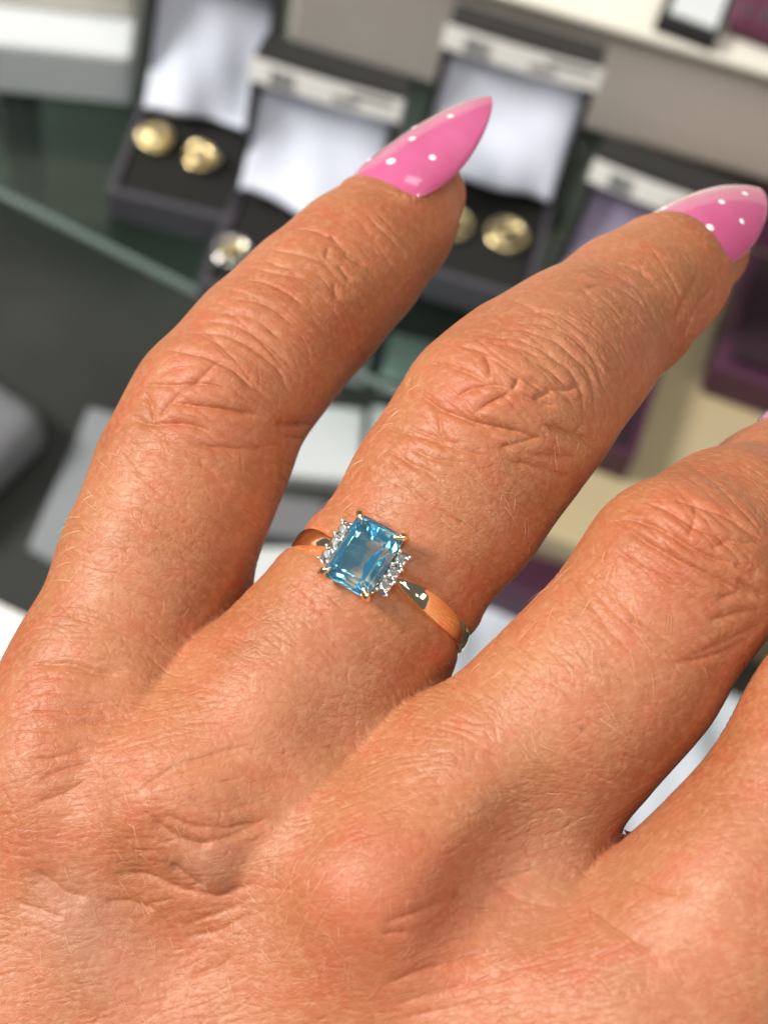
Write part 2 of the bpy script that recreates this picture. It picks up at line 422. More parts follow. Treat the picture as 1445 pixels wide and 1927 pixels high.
# ------------------------------------------------------------------ pale slabs standing in for milky glass reflections, and a cream card
def low_slab(label, u, v, w, d, h, rz, m=MAT['white_card'], m2=MAT['grey_reflection'], inset=True):
    q = on_plane(u, v, LOW + h)
    e = empty('reflection_slab', (q[0] * MM, q[1] * MM, LOW * MM), math.radians(rz))
    tag(e, label, 'reflection slab', 'reflection slabs on the lower shelf')
    bm = bmesh.new(); add_box(bm, -w / 2, w / 2, -d / 2, d / 2, 0.05, h, 2.0, 3); bm_obj('case_body', bm, m, e)
    if inset:
        bm = bmesh.new(); add_box(bm, -w * .38, w * .38, -d * .36, d * .36, h + .02, h + 1.6, .7); bm_obj('inset_pad', bm, m2, e)
    return e
WC = MAT['white_card']
def card_slab(name, label, pts, h, m, cat, group=None):
    """flat card or reflection slab whose outline is given by its corners at level h"""
    P = [on_plane(u, v, LOW + h) for u, v in pts]
    c = sum(P) / len(P)
    bm = bmesh.new()
    top = [bm.verts.new(((p[0] - c[0]) * MM, (p[1] - c[1]) * MM, h * MM)) for p in P]
    bot = [bm.verts.new(((p[0] - c[0]) * MM, (p[1] - c[1]) * MM, .05 * MM)) for p in P]
    bm.faces.new(top); bm.faces.new(bot[::-1])
    for k in range(len(P)): bm.faces.new((top[k - 1], bot[k - 1], bot[k], top[k]))
    bmesh.ops.bevel(bm, geom=list(bm.edges), offset=.8 * MM, segments=2, affect='EDGES')
    o = bm_obj(name, bm, m); o.location = (c[0] * MM, c[1] * MM, LOW * MM)
    return tag(o, label, cat, group)
GP = 'reflection slabs on the lower shelf'
card_slab('reflection_slab', 'pale reflection slab showing between two fingertips, next to the outer finger', [(640, 600), (706, 618), (690, 705), (610, 690)], 12, WC, 'reflection slab', GP)
card_slab('reflection_slab', 'pale reflection slab touching the ringed finger just above its bent joint', [(735, 628), (880, 665), (850, 740), (715, 712)], 12, WC, 'reflection slab', GP)
card_slab('reflection_slab', 'pale reflection slab opening at the joint crease of the outer finger', [(520, 752), (684, 770), (676, 905), (500, 890)], 10, WC, 'reflection slab', GP)
card_slab('reflection_slab', 'pale narrow reflection slab touching the ringed finger beside its joint', [(700, 762), (800, 775), (780, 900), (694, 880)], 12, WC, 'reflection slab', GP)
card_slab('grey_reflection_slab', 'grey reflection slab in the gap between the two fingers above the ring', [(480, 925), (615, 945), (590, 1015), (470, 1000)], 14, MAT['grey_reflection'], 'reflection slab', GP)
card_slab('reflection_slab', 'pale reflection slab under the gold band at the root of the two fingers', [(400, 1030), (620, 1030), (600, 1250), (360, 1230)], 14, WC, 'reflection slab', GP)
card_slab('white_card', 'pale slanted reflection slab along the outer edge of the outer finger', [(168, 765), (300, 800), (200, 1110), (52, 1030)], 4, MAT['dim_reflection'], 'card')  # slanted glass reflection built as a dim slab
card_slab('cream_card', 'cream card at the frame edge beside the finger root', [(-120, 1080), (90, 1180), (60, 1420), (-160, 1380)], 20, MAT['paper'], 'card')

# rounded pad standing in for a milky glass reflection at the very edge
bm = bmesh.new()
q = on_plane(-115, 850, LOW + 20)
e = empty('reflection_pad', (q[0] * MM, q[1] * MM, LOW * MM), math.radians(-20))
tag(e, 'rounded grey pad standing for a reflection at the outer edge of the shelf', 'display pad')
add_box(bm, -55, 30, -36, 44, 0.05, 30, 13, 5); bm_obj('pad_body', bm, MAT['grey_reflection'], e, True)
bm = bmesh.new(); add_box(bm, -60, 12, -60, -38, 0.05, 18, 4, 3); bm_obj('pad_foot', bm, WC, e, True)

# big white satin tray seen below the ring finger gap, with a plum box at its head
q = on_plane(1020, 1380, LOW + 20)
e = empty('satin_tray', (q[0] * MM, q[1] * MM, LOW * MM), math.radians(-6))
tag(e, 'white satin tray seen through the gaps between the fingers', 'tray')
bm = bmesh.new(); add_box(bm, -110, 130, -100, 58, 0.05, 10, 2, 2); bm_obj('tray_body', bm, WC, e)
V, F = [], []
nx, ny = 60, 40
for j in range(ny):
    for i in range(nx):
        x = -106 + 232 * i / (nx - 1); y = -96 + 150 * j / (ny - 1)
        z = 15 + 2.2 * math.sin(x * .11 + y * .05) + 1.8 * math.sin(x * .05 - y * .16 + 1) + 1.1 * math.sin(x * .27 + y * .1)
        V.append((x * MM, y * MM, z * MM))
for j in range(ny - 1):
    for i in range(nx - 1):
        F.append((j * nx + i, j * nx + i + 1, (j + 1) * nx + i + 1, (j + 1) * nx + i))
o = mesh_obj('satin_sheet', V, F, MAT['dim_satin'], e, True)
md = o.modifiers.new('thick', 'SOLIDIFY'); md.thickness = 0.003
q = on_plane(1010, 1075, LOW + 36)
e = empty('plum_case', (q[0] * MM, q[1] * MM, LOW * MM), math.radians(-5))
tag(e, 'plum case on the lower shelf seen between ringed finger and its neighbour', 'jewellery box')
bm = bmesh.new(); add_box(bm, -50, 70, -14, 14, 0.05, 36, 3, 2); bm_obj('case_body', bm, PL, e)
bm = bmesh.new(); add_box(bm, -46, 66, -10, 10, 36.05, 38, .8, 2); bm_obj('velvet_pad', bm, MAT['plum'], e)
LEVELS = 2
# (u, v, radius mm, lift mm): knuckle heads, tendons, veins and hollows of the back of the hand
HAND_LUMPS = [
    (350, 1500, 6.0, 1.4), (705, 1690, 6.2, 2.0), (800, 1600, 4.5, 0.8), (60, 1420, 6.0, 0.7), (1180, 1900, 8.0, 1.2),
    (400, 1640, 3.0, 0.7), (250, 1660, 4.5, -0.9), (480, 1690, 5.0, -1.0), (560, 1530, 5.0, -1.1), (650, 1415, 5.0, -1.1),
    (130, 1760, 4.0, 0.6), (960, 1620, 5.0, -1.7), (900, 1730, 5.0, -1.3), (1010, 1530, 4.0, -0.9), (860, 1820, 5.0, -0.8), (330, 1265, 4.0, -0.7), (190, 1340, 4.5, -0.9), (150, 1480, 4.0, -0.7), (590, 1800, 7.0, -0.7),
    (880, 1530, 4.0, 0.7), (500, 1300, 4.0, 0.5), (200, 1850, 4.0, 0.5), (340, 1790, 4.0, -0.4),
    (930, 745, 4.5, 0.6), (400, 730, 4.5, 0.6), (1280, 1000, 4.5, 0.6), (530, 890, 4.0, 0.4),
]

# ---- nail plates: where each sits and its curved surface (camera mm), shared by the skin fold and the nail itself
def unit(v): return np.asarray(v, float) / np.linalg.norm(v)
class NailForm:
    def __init__(self, joint, n_, tip, W, arch=.9):
        J = cpt(*joint[:3]); n_ = unit(n_)
        self.B = J + n_ * joint[3]
        d = cpt(*tip) - self.B; self.L = np.linalg.norm(d); self.ax = d / self.L
        self.nm = unit(n_ - self.ax * (n_ @ self.ax)); self.tr = np.cross(self.nm, self.ax)
        if self.tr[0] < 0: self.tr = -self.tr
        self.W = W; self.R = W * 1.22; self.arch = arch
    def surf(self, s, t, off=0.0):
        W, R = self.W, self.R
        w = W * (.60 + .40 * math.sqrt(max(0, 1 - (1 - s / .26) ** 2))) if s < .26 else W * (1 - .02 * (s - .26)) if s < .30 else W * max(0.0, 1 - ((s - .30) / .70) ** 2.1) ** .80
        w = max(w, .06); x = t * w
        sag = R - math.sqrt(max(R * R - x * x, 0.0))
        l = self.L * s + ((t * t) * (1 - s) ** 3 * 1.0)
        hgt = self.arch * math.sin(math.pi * (s * .85 + .05)) - sag - 1.2 * s * s
        dropn = (max(0, .16 - s) / .16) ** 1.5
        return self.B + self.ax * l + self.tr * x + self.nm * (hgt + off - .8 * dropn)
NAILS = [
    ('long pointed pink nail of the outer finger', NailForm((740, 424, 174.3, 7.9), (-.44, -.47, -.77), (920, 167, 179), 6.0),
     [(.19, .10, .40), (.40, -.05, .31), (.68, .02, .29), (.34, .62, .31), (.55, -.60, .24), (.20, -.60, .26)]),
    ('pink almond nail of the ring-wearing finger', NailForm((1272, 510, 172.8, 7.8), (-.28, -.41, -.87), (1434, 340, 177.5), 6.1),
     [(.24, .40, .36), (.52, .05, .30), (.78, .10, .28), (.27, -.70, .32), (.50, .62, .26)]),
    ('pink nail of the bent finger cut by the frame edge', NailForm((1500, 925, 166, 10.4), (-.30, -.75, -.60), (1700, 640, 180), 5.4), [(.4, 0, .28)]),
    ('pink nail of the finger nearest the thumb', NailForm((1985, 1058, 166, 6.6), (-.3, -.5, -.8), (2160, 930, 178), 5.2), [(.4, 0, .28)]),
]

# ------------------------------------------------------------------ the hand: one continuous surface
def rc(a_, b_):
    """round-cone tuple from (u,v,z,r_px) joints -> camera mm"""
    A, B = cpt(*a_[:3]), cpt(*b_[:3])
    return (A, B, a_[3] * a_[2] / FPX * 0.955, b_[3] * b_[2] / FPX * 0.955)

def chain(j): return [rc(j[i], j[i + 1]) for i in range(len(j) - 1)]

F1 = [(105, 1480, 151, 165), (198, 1270, 153, 174), (294, 1060, 156, 176), (352, 900, 158, 170), (408, 775, 159.5, 160),
      (500, 662, 163, 148), (590, 570, 167, 140), (672, 488, 171, 128), (745, 420, 175, 107), (800, 366, 178, 80)]
F2 = [(370, 1520, 147, 185), (520, 1340, 148.5, 190), (617, 1229, 149.3, 182), (714, 1118, 150, 176), (845, 935, 151.5, 186), (940, 795, 153, 190),
      (1010, 722, 156, 172), (1085, 655, 160, 150), (1180, 575, 166, 132), (1250, 522, 171, 114), (1328, 473, 177.5, 84)]
F3 = [(705, 1700, 141, 198), (905, 1490, 142, 196), (1070, 1352, 142.5, 196), (1172, 1244, 143, 190), (1280, 1086, 144, 186),
      (1372, 1018, 151, 170), (1470, 948, 162, 150), (1560, 900, 172, 126), (1640, 850, 178, 98)]
F4 = [(1240, 1990, 134, 225), (1402, 1708, 134, 230), (1626, 1374, 136, 216), (1748, 1258, 138, 206), (1880, 1160, 150, 175), (1950, 1080, 162, 140), (2030, 1030, 170, 100)]
FINGERS = [chain(F1), chain(F2), chain(F3), chain(F4)]
PALM = []
PALM += chain([F1[0], (-100, 1950, 152, 200), (-260, 2500, 154, 210)])
PALM += chain([F2[0], (130, 2000, 147, 185), (-60, 2550, 152, 200)])
PALM += chain([F3[0], (430, 2150, 142, 195), (150, 2650, 151, 210)])
PALM += chain([F4[0], (850, 2400, 141, 220), (350, 2750, 152, 230)])
PALM += chain([(330, 1700, 158, 200), (900, 2060, 154, 230), (300, 2500, 160, 260), (-60, 2000, 160, 230)])
PALM += chain([(0, 2700, 166, 330), (-450, 3500, 172, 360)])
PALM += chain([(400, 2700, 166, 250), (1150, 2650, 172, 220), (1650, 2380, 178, 185), (2000, 2200, 182, 150)])
# flesh between the metacarpals
PALM += chain([(318, 1350, 156, 105), (235, 1500, 150.5, 160), (20, 2000, 150, 180)])
PALM += chain([(800, 1450, 150.5, 108), (640, 1590, 146.3, 165), (320, 2060, 146, 185)])
PALM += chain([(1110, 1775, 140.5, 120), (980, 1880, 138, 180), (640, 2250, 141, 190)])
# webs between the fingers
WEBS = chain([(300, 1262, 162.5, 95), (520, 1285, 160, 95)]) + chain([(720, 1415, 158, 100), (1000, 1445, 154.5, 105)]) + chain([(1130, 1700, 147, 95), (1400, 1790, 144, 110)])

def sd_rc(p, c):
    A, B, r1, r2 = c
    ba = B - A; il2 = 1.0 / (ba @ ba)
    pa = p - A
    t = pa @ ba; t *= il2; np.clip(t, 0, 1, out=t)
    pa -= t[:, None] * ba
    return np.sqrt(np.einsum('ij,ij->i', pa, pa)) - (r1 + (r2 - r1) * t)

def smin(a_, b_, k):
    h = np.maximum(k - np.abs(a_ - b_), 0) / k
    return np.minimum(a_, b_) - h * h * k * 0.25

# soft knuckle heads, tendons and hollows: (u, v, z, radius mm, amount mm)  +amount lifts the surface
BUMPS = []
def sdf(p):
    out = np.empty(len(p))
    for s in range(0, len(p), 200000):
        q = p[s:s + 200000]
        palm = None
        for c in PALM:
            d = sd_rc(q, c); palm = d if palm is None else smin(palm, d, 10.0)
        for c in WEBS: palm = smin(palm, sd_rc(q, c), 5.0)
        fing = None
        for ch in FINGERS:
            f = None
            for c in ch:
                d = sd_rc(q, c); f = d if f is None else smin(f, d, 3.5)
            fing = f if fing is None else smin(fing, f, 0.5)
        d = smin(palm, fing, 8.0)
        for (c, r, amt) in BUMPS:
            dd = q - c
            d = d - amt * np.exp(-np.einsum('ij,ij->i', dd, dd) / (r * r))
        out[s:s + 200000] = d
    return out

def sgrad(p, e=0.02):
    g = np.zeros_like(p)
    for o in ((1, -1, -1), (-1, -1, 1), (-1, 1, -1), (1, 1, 1)):
        o = np.array(o, float)
        g += o * sdf(p + o * e)[:, None]
    return g / np.linalg.norm(g, axis=1, keepdims=True)

def hit(uv, lo=100.0, hi=260.0):
    """first skin point along the rays through photo points (rows u,v) -> camera mm; misses give nan"""
    uv = np.atleast_2d(np.asarray(uv, float))
    r = np.stack([(uv[:, 0] - CU) / FPX, (uv[:, 1] - CV) / FPX, np.ones(len(uv))], 1)
    t = np.full(len(uv), lo); n = np.linalg.norm(r, axis=1)
    for _ in range(60):
        d = sdf(r * t[:, None]); t = np.minimum(t + d * 0.9 / n, hi)
    p = r * t[:, None]
    p[t >= hi - 1] = np.nan
    return p

def lump(u, v, r, amt, sink=0.0):
    p = hit([(u, v)])[0]
    if np.isnan(p[0]): return
    BUMPS.append((p + np.array([0, 0, sink]), r, amt))

for args in HAND_LUMPS: lump(*args)

# --- surface nets: coarse look first, then only the narrow band around the skin
GS = 0.60
lo = np.array([-62.0, -52.0, 116.0]); hi = np.array([74.0, 112.0, 200.0])
CK = 4
nc = np.ceil((hi - lo) / (GS * CK)).astype(int)
n = nc * CK + 1
axc = [lo[k] + GS * CK * (np.arange(nc[k]) + .5) for k in range(3)]
cg = np.stack([g.ravel() for g in np.meshgrid(*axc, indexing='ij')], 1)
cv = sdf(cg)
vol = np.repeat(np.repeat(np.repeat(np.sign(cv).reshape(nc) * 5.0, CK, 0), CK, 1), CK, 2)
vol = np.pad(vol, ((0, 1), (0, 1), (0, 1)), mode='edge')
band = np.argwhere(np.abs(cv.reshape(nc)) < GS * CK * 1.15)
off = np.stack([g.ravel() for g in np.meshgrid(*[np.arange(CK + 1)] * 3, indexing='ij')], 1)
ii = (band[:, None, :] * CK + off[None]).reshape(-1, 3)
flat = np.unique((ii[:, 0] * n[1] + ii[:, 1]) * n[2] + ii[:, 2])
i3 = np.stack([flat // (n[1] * n[2]), (flat // n[2]) % n[1], flat % n[2]], 1)
vol.reshape(-1)[flat] = sdf(lo + GS * i3)
for k in range(3):
    for e_ in (0, -1):
        sl = [slice(None)] * 3; sl[k] = e_
        vol[tuple(sl)] = np.maximum(vol[tuple(sl)], .3)
ins = vol < 0
cs = np.zeros(tuple(n - 1), int)
for dx in (0, 1):
    for dy in (0, 1):
        for dz in (0, 1):
            cs += ins[dx:n[0] - 1 + dx, dy:n[1] - 1 + dy, dz:n[2] - 1 + dz]
act = np.argwhere((cs > 0) & (cs < 8))
idx = np.full(tuple(n - 1), -1); idx[tuple(act.T)] = np.arange(len(act))
acc = np.zeros((len(act), 3)); cnt = np.zeros(len(act))
cor = [(0, 0, 0), (1, 0, 0), (0, 1, 0), (1, 1, 0), (0, 0, 1), (1, 0, 1), (0, 1, 1), (1, 1, 1)]
for i in range(8):
    for j in range(i + 1, 8):
        if sum(abs(cor[i][k] - cor[j][k]) for k in range(3)) != 1: continue
        a_ = vol[tuple((act + cor[i]).T)]; b_ = vol[tuple((act + cor[j]).T)]
        m = (a_ < 0) != (b_ < 0)
        t = np.where(m, a_ / np.where(m, a_ - b_, 1), 0)
        pt = np.array(cor[i]) + t[:, None] * (np.array(cor[j]) - np.array(cor[i]))
        acc[m] += pt[m]; cnt[m] += 1
HV = lo + GS * (act + acc / cnt[:, None])
quads = []
for axk in range(3):
    o1, o2 = [k for k in range(3) if k != axk]
    sl_a = [slice(None)] * 3; sl_b = [slice(None)] * 3
    sl_a[axk] = slice(0, n[axk] - 1); sl_b[axk] = slice(1, n[axk])
    A, B = ins[tuple(sl_a)], ins[tuple(sl_b)]
    e = np.argwhere(A != B)
    e = e[(e[:, o1] > 0) & (e[:, o2] > 0) & (e[:, o1] < n[o1] - 1) & (e[:, o2] < n[o2] - 1)]
    fl = A[tuple(e.T)]
    def cell(d1, d2):
        c = e.copy(); c[:, o1] -= d1; c[:, o2] -= d2
        return idx[tuple(c.T)]
    q = np.stack([cell(1, 1), cell(0, 1), cell(0, 0), cell(1, 0)], 1)
    if axk == 1: fl = ~fl
    q[~fl] = q[~fl][:, ::-1]
    quads.append(q)
HQ = np.concatenate(quads)

def project(p, it=2):
    for _ in range(it):
        d = sdf(p); g = sgrad(p)
        p = p - g * np.clip(d, -.4, .4)[:, None]
    return p
hull_ok = (HV > lo + 1.5).all(1) & (HV < lo + GS * (n - 1) - 1.5).all(1)
HV[hull_ok] = project(HV[hull_ok])

# --- refine what the photograph shows
def refine(V, Q):
    E_ = np.concatenate([Q[:, [0, 1]], Q[:, [1, 2]], Q[:, [2, 3]], Q[:, [3, 0]]])
    Es = np.sort(E_, 1); U, inv = np.unique(Es, axis=0, return_inverse=True)
    inv = inv.ravel(); nq = len(Q)
    em = V[U].mean(1); fc = V[Q].mean(1)
    V2 = np.concatenate([V, em, fc]); eo = len(V); fo = eo + len(em)
    e = [eo + inv[k * nq:(k + 1) * nq] for k in range(4)]; f = fo + np.arange(nq)
    Q2 = np.concatenate([np.stack([Q[:, k], e[k], f, e[k - 1]], 1) for k in range(4)])
    cts = np.bincount(inv, minlength=len(U))
    fix = np.zeros(len(V2), bool); fix[eo:fo] = cts == 1
    return V2, Q2, fix

nrm = sgrad(HV)
px = np.stack([CU + FPX * HV[:, 0] / HV[:, 2], CV + FPX * HV[:, 1] / HV[:, 2]], 1)
vis = (px[:, 0] > -70) & (px[:, 0] < 1520) & (px[:, 1] > 100) & (px[:, 1] < 2010) & (np.einsum('ij,ij->i', nrm, HV) < 0.42 * np.linalg.norm(HV, axis=1)) & hull_ok
fine_q = vis[HQ].all(1)
QC = HQ[~fine_q]; QF = HQ[fine_q]
used = np.unique(QF); remap = np.full(len(HV), -1); remap[used] = np.arange(len(used))
FVv, FQ = HV[used], remap[QF]
FN = None
held = np.zeros(len(FVv), bool)
for lev in range(LEVELS):
    if lev == LEVELS - 1: FN = sgrad(FVv)
    FQ0 = FQ
    FVv, FQ, fx = refine(FVv, FQ)
    fx[:len(held)] |= held; held = fx
    if lev < LEVELS - 1: FVv[~held] = project(FVv[~held], 1)
    else: FN, _, _ = refine(FN, FQ0)
if FN is None: FN = sgrad(FVv)
FN = FN / np.linalg.norm(FN, axis=1, keepdims=True)
E_ = np.sort(np.concatenate([FQ[:, [0, 1]], FQ[:, [1, 2]], FQ[:, [2, 3]], FQ[:, [3, 0]]]), 1)
U, c_ = np.unique(E_, axis=0, return_counts=True)
bnd = np.zeros(len(FVv), bool); bnd[U[c_ == 1].ravel()] = True
print('hand verts', len(FVv), len(FQ), 'coarse', len(QC))

# ------------------------------------------------------------------ creases, skin lines, pigment
FPXc = np.stack([CU + FPX * FVv[:, 0] / FVv[:, 2], CV + FPX * FVv[:, 1] / FVv[:, 2]], 1)
BS = 16.0
bx = np.clip(((FPXc[:, 0] + 120) / BS).astype(int), 0, 119); by = np.clip(((FPXc[:, 1] - 60) / BS).astype(int), 0, 139)
bid = by * 120 + bx; order = np.argsort(bid, kind='stable'); sbid = bid[order]
starts = np.searchsorted(sbid, np.arange(120 * 140 + 1))
def near(u0, u1, v0, v1):
    a0 = int(np.clip((u0 + 120) / BS, 0, 119)); a1 = int(np.clip((u1 + 120) / BS, 0, 119))
    b0 = int(np.clip((v0 - 60) / BS, 0, 139)); b1 = int(np.clip((v1 - 60) / BS, 0, 139))
    return np.concatenate([order[starts[r * 120 + a0]:starts[r * 120 + a1 + 1]] for r in range(b0, b1 + 1)])

FRONT = np.einsum('ij,ij->i', FN, FVv) < 0
def touch(uv):
    """skin points (and normals) seen at photo points, looked up on the finished surface"""
    P, Nn = [], []
    for u, v in uv:
        P.append((np.nan,) * 3); Nn.append((0, 0, -1.0))
        if not (-100 < u < 1760 and 80 < v < 2200): continue
        ids = near(u - 9, u + 9, v - 9, v + 9); ids = ids[FRONT[ids]]
        if len(ids) == 0: continue
        d = np.hypot(FPXc[ids, 0] - u, FPXc[ids, 1] - v); ids = ids[d < 7]; d = d[d < 7]
        if len(ids) == 0: continue
        m_ = FVv[ids, 2] < FVv[ids, 2].min() + 1.2
        ids, d = ids[m_], d[m_]
        w_ = np.exp(-(d / 2.2) ** 2) + 1e-6
        P[-1] = tuple((FVv[ids] * w_[:, None]).sum(0) / w_.sum()); Nn[-1] = tuple(FN[ids].mean(0))
    return np.array(P), np.array(Nn)

def zoomed(x0, y0, sc, lists):
    return [[(x0 + x / sc, y0 + y / sc) for x, y in l] for l in lists]

CREASES = []      # (points, depth mm, width mm)
def crs(lists, dep, wid): CREASES.extend((l, dep, wid) for l in lists)
# second finger, middle joint
z2 = lambda l: zoomed(580, 550, 2.189, l)
crs(z2([[(455, 415), (520, 465), (600, 505), (700, 540), (800, 560), (880, 580), (930, 595)]]), .30, .22)
crs(z2([[(975, 545), (1050, 575), (1110, 595), (1180, 615)]]), .26, .20)
crs(z2([[(490, 290), (560, 290), (640, 315), (700, 345), (748, 372)], [(748, 345), (755, 290), (720, 255)],
        [(600, 430), (660, 400), (720, 385), (790, 375), (840, 402)], [(840, 402), (870, 350)], [(840, 402), (800, 430), (740, 450), (690, 490)],
        [(840, 402), (900, 430), (960, 450), (1020, 465)], [(930, 440), (990, 410), (1010, 395)],
        [(890, 335), (950, 365), (1010, 400), (1060, 405), (1130, 375)]]), .20, .17)
crs(z2([[(1130, 540), (1100, 590)], [(430, 430), (405, 380), (420, 340)],
        [(280, 550), (380, 570), (480, 600), (600, 640), (740, 680)], [(400, 540), (470, 570), (560, 610), (650, 635)],
        [(910, 665), (1000, 675), (1110, 680)], [(820, 690), (930, 720), (1080, 765)], [(780, 640), (860, 620), (960, 600)],
        [(530, 480), (540, 560), (570, 620)], [(300, 640), (400, 690), (500, 740), (560, 780)], [(420, 640), (520, 690), (640, 700)]]), .13, .16)
crs(z2([[(620, 215), (700, 225), (755, 265)], [(700, 180), (850, 185), (980, 240), (1080, 310), (1130, 400), (1135, 500)],
        [(760, 150), (900, 150), (1040, 210), (1140, 300), (1180, 400), (1185, 540)], [(820, 130), (950, 120), (1080, 170), (1180, 270), (1220, 400)],
        [(870, 85), (960, 70), (1080, 110), (1200, 200)], [(900, 265), (1000, 320), (1075, 390)], [(740, 205), (860, 215), (960, 265)]]), .12, .16)
# first finger, middle and end joints
z1 = lambda l: zoomed(200, 350, 2.58, l)
crs(z1([[(120, 1125), (180, 1145), (230, 1155), (320, 1145), (420, 1155), (500, 1195)], [(300, 1050), (400, 1060), (500, 1075), (620, 1095), (750, 1120)]]), .27, .20)
crs(z1([[(230, 1150), (215, 1060), (185, 1000)], [(230, 1145), (290, 1070), (370, 980), (450, 940), (540, 850)],
        [(160, 965), (250, 965), (350, 960), (420, 950), (520, 960), (590, 990)],
        [(280, 800), (380, 795), (470, 815), (560, 850), (640, 900), (700, 975), (760, 1000)]]), .19, .17)
crs(z1([[(240, 900), (310, 885), (400, 875)], [(370, 1240), (480, 1260), (600, 1275), (760, 1270), (870, 1250)],
        [(400, 715), (530, 705), (650, 740), (760, 810), (850, 900), (880, 1000)], [(480, 660), (600, 660), (720, 710), (830, 800), (900, 880)],
        [(530, 610), (640, 610), (760, 660), (860, 750)], [(600, 540), (720, 550), (850, 610), (900, 680)], [(690, 450), (800, 470), (900, 520), (950, 580)]]), .13, .16)
crs(z1([[(800, 310), (900, 320), (1000, 345), (1070, 370), (1120, 380)], [(1070, 350), (1080, 290)], [(1080, 230), (1130, 280), (1190, 330)],
        [(780, 370), (900, 395), (1000, 390)], [(740, 400), (850, 420), (960, 450)], [(1120, 380), (1190, 460)], [(1110, 470), (1115, 560)],
        [(900, 200), (1000, 200), (1080, 240)], [(1150, 330), (1250, 380)]]), .13, .16)
crs([[(520, 800), (550, 800), (572, 801), (594, 803)]], .34, .28)
crs([[(530, 822), (560, 825), (586, 825)]], .16, .2)
# third finger, middle joint
z3 = lambda l: zoomed(1000, 800, 3.247, l)
crs(z3([[(540, 570), (640, 570), (730, 600), (820, 650), (930, 715), (1030, 770), (1140, 825), (1250, 845)]]), .27, .22)
crs(z3([[(680, 460), (800, 500), (900, 550), (1000, 615), (1100, 650), (1200, 700), (1300, 720), (1430, 715)],
        [(500, 570), (600, 640), (700, 720), (820, 790), (950, 850), (1080, 920), (1200, 980), (1350, 1040)],
        [(870, 450), (1000, 470), (1120, 520), (1250, 580), (1350, 650), (1430, 720)], [(1250, 940), (1340, 1000), (1440, 1060)]]), .19, .20)
crs(z3([[(1010, 480), (995, 560), (1000, 620), (950, 690)], [(560, 490), (640, 530), (720, 545)], [(600, 740), (720, 800), (850, 890), (950, 960), (1030, 1000)],
        [(1230, 840), (1320, 890), (1400, 910)], [(1100, 760), (1180, 715), (1240, 700)], [(1130, 1070), (1250, 1020), (1380, 1060)],
        [(1090, 1200), (1250, 1150), (1420, 1120)], [(1000, 1400), (1150, 1340), (1300, 1280), (1430, 1200)], [(880, 1460), (1050, 1430), (1200, 1380), (1350, 1300)],
        [(650, 690), (760, 740), (900, 830)], [(500, 760), (640, 850), (780, 940), (900, 1010)]]), .13, .18)
# end joint of the second finger
crs([[(1090, 545), (1130, 530), (1180, 545), (1215, 575)], [(1120, 505), (1165, 515), (1200, 540), (1225, 545)], [(1150, 490), (1190, 500), (1225, 525)],
     [(1215, 575), (1235, 600)], [(1310, 520), (1290, 560), (1270, 610)], [(1340, 540), (1305, 590), (1290, 640)]], .13, .18)
# back of the hand
zb = lambda l: zoomed(0, 1200, 2.0, l)
crs(zb([[(430, 900), (500, 890), (560, 900), (620, 930), (700, 965), (820, 985), (960, 925)], [(120, 880), (190, 920), (240, 970), (330, 975)],
        [(560, 670), (620, 730), (700, 770), (800, 790)], [(120, 95), (250, 95), (380, 135), (480, 128)], [(640, 850), (690, 900), (760, 950)]]), .22, .45)
crs(zb([[(600, 660), (720, 715), (860, 720), (980, 690)], [(740, 780), (860, 760), (1000, 680)], [(700, 1080), (820, 1040), (930, 990)], [(700, 1130), (830, 1100), (960, 1030)],
        [(690, 1280), (800, 1250), (900, 1190)], [(500, 600), (560, 540), (660, 480), (800, 440), (960, 400)], [(540, 590), (620, 520), (760, 470), (960, 430)],
        [(120, 350), (220, 350), (330, 320), (450, 300)], [(110, 460), (230, 450), (330, 410)], [(140, 540), (260, 490), (360, 470)], [(130, 630), (240, 590), (330, 530)],
        [(100, 270), (240, 268), (400, 250)], [(60, 1000), (140, 1020), (240, 1060)], [(380, 1000), (480, 990), (590, 1030)]]), .11, .22)
zr = lambda l: zoomed(720, 1200, 1.993, l)
crs(zr([[(0, 1075), (130, 1035), (230, 990)], [(0, 1310), (200, 1235), (430, 1180)], [(20, 1385), (220, 1330), (460, 1265)], [(340, 1020), (430, 1020), (560, 1010)],
        [(430, 930), (520, 990), (640, 1010)], [(380, 910), (460, 910), (560, 880)], [(0, 1120), (90, 1110)], [(60, 1430), (260, 1390), (480, 1330)],
        [(920, 900), (1050, 960), (1160, 960)], [(760, 1000), (880, 1090), (1000, 1170)]]), .09, .22)

# stacked folds across the joints
def stacked(cu, cv_, ang, o0, o1, n_, half, bow, dep):
    ax2 = np.array((math.cos(ang), -math.sin(ang))); cr2 = np.array((math.sin(ang), math.cos(ang)))
    for k in range(n_):
        o_ = o0 + (o1 - o0) * (k + rng.uniform(-.35, .35)) / max(1, n_ - 1)
        h0, h1 = -half * rng.uniform(.35, 1.0), half * rng.uniform(.35, 1.0)
        b_ = bow * (o_ / max(abs(o0), abs(o1))) + rng.normal(0, 5)
        tl_ = rng.normal(0, .10)
        l = []
        for q in np.linspace(h0, h1, 7):
            l.append(tuple(np.array((cu, cv_)) + ax2 * (o_ + tl_ * q + b_ * (1 - (q / half) ** 2)) + cr2 * q))
        CREASES.append((l, dep * .62 * rng.uniform(.4, 1.2), rng.uniform(.13, .19)))
stacked(930, 760, math.radians(48), -190, 170, 20, 150, 26, .10)
stacked(395, 745, math.radians(55), -170, 170, 18, 125, 24, .10)
stacked(1290, 1025, math.radians(42), -190, 110, 17, 160, 26, .10)
stacked(690, 478, math.radians(45), -80, 60, 9, 85, 10, .07)
stacked(1200, 555, math.radians(38), -80, 60, 9, 90, 10, .07)
disp = np.zeros(len(FVv))
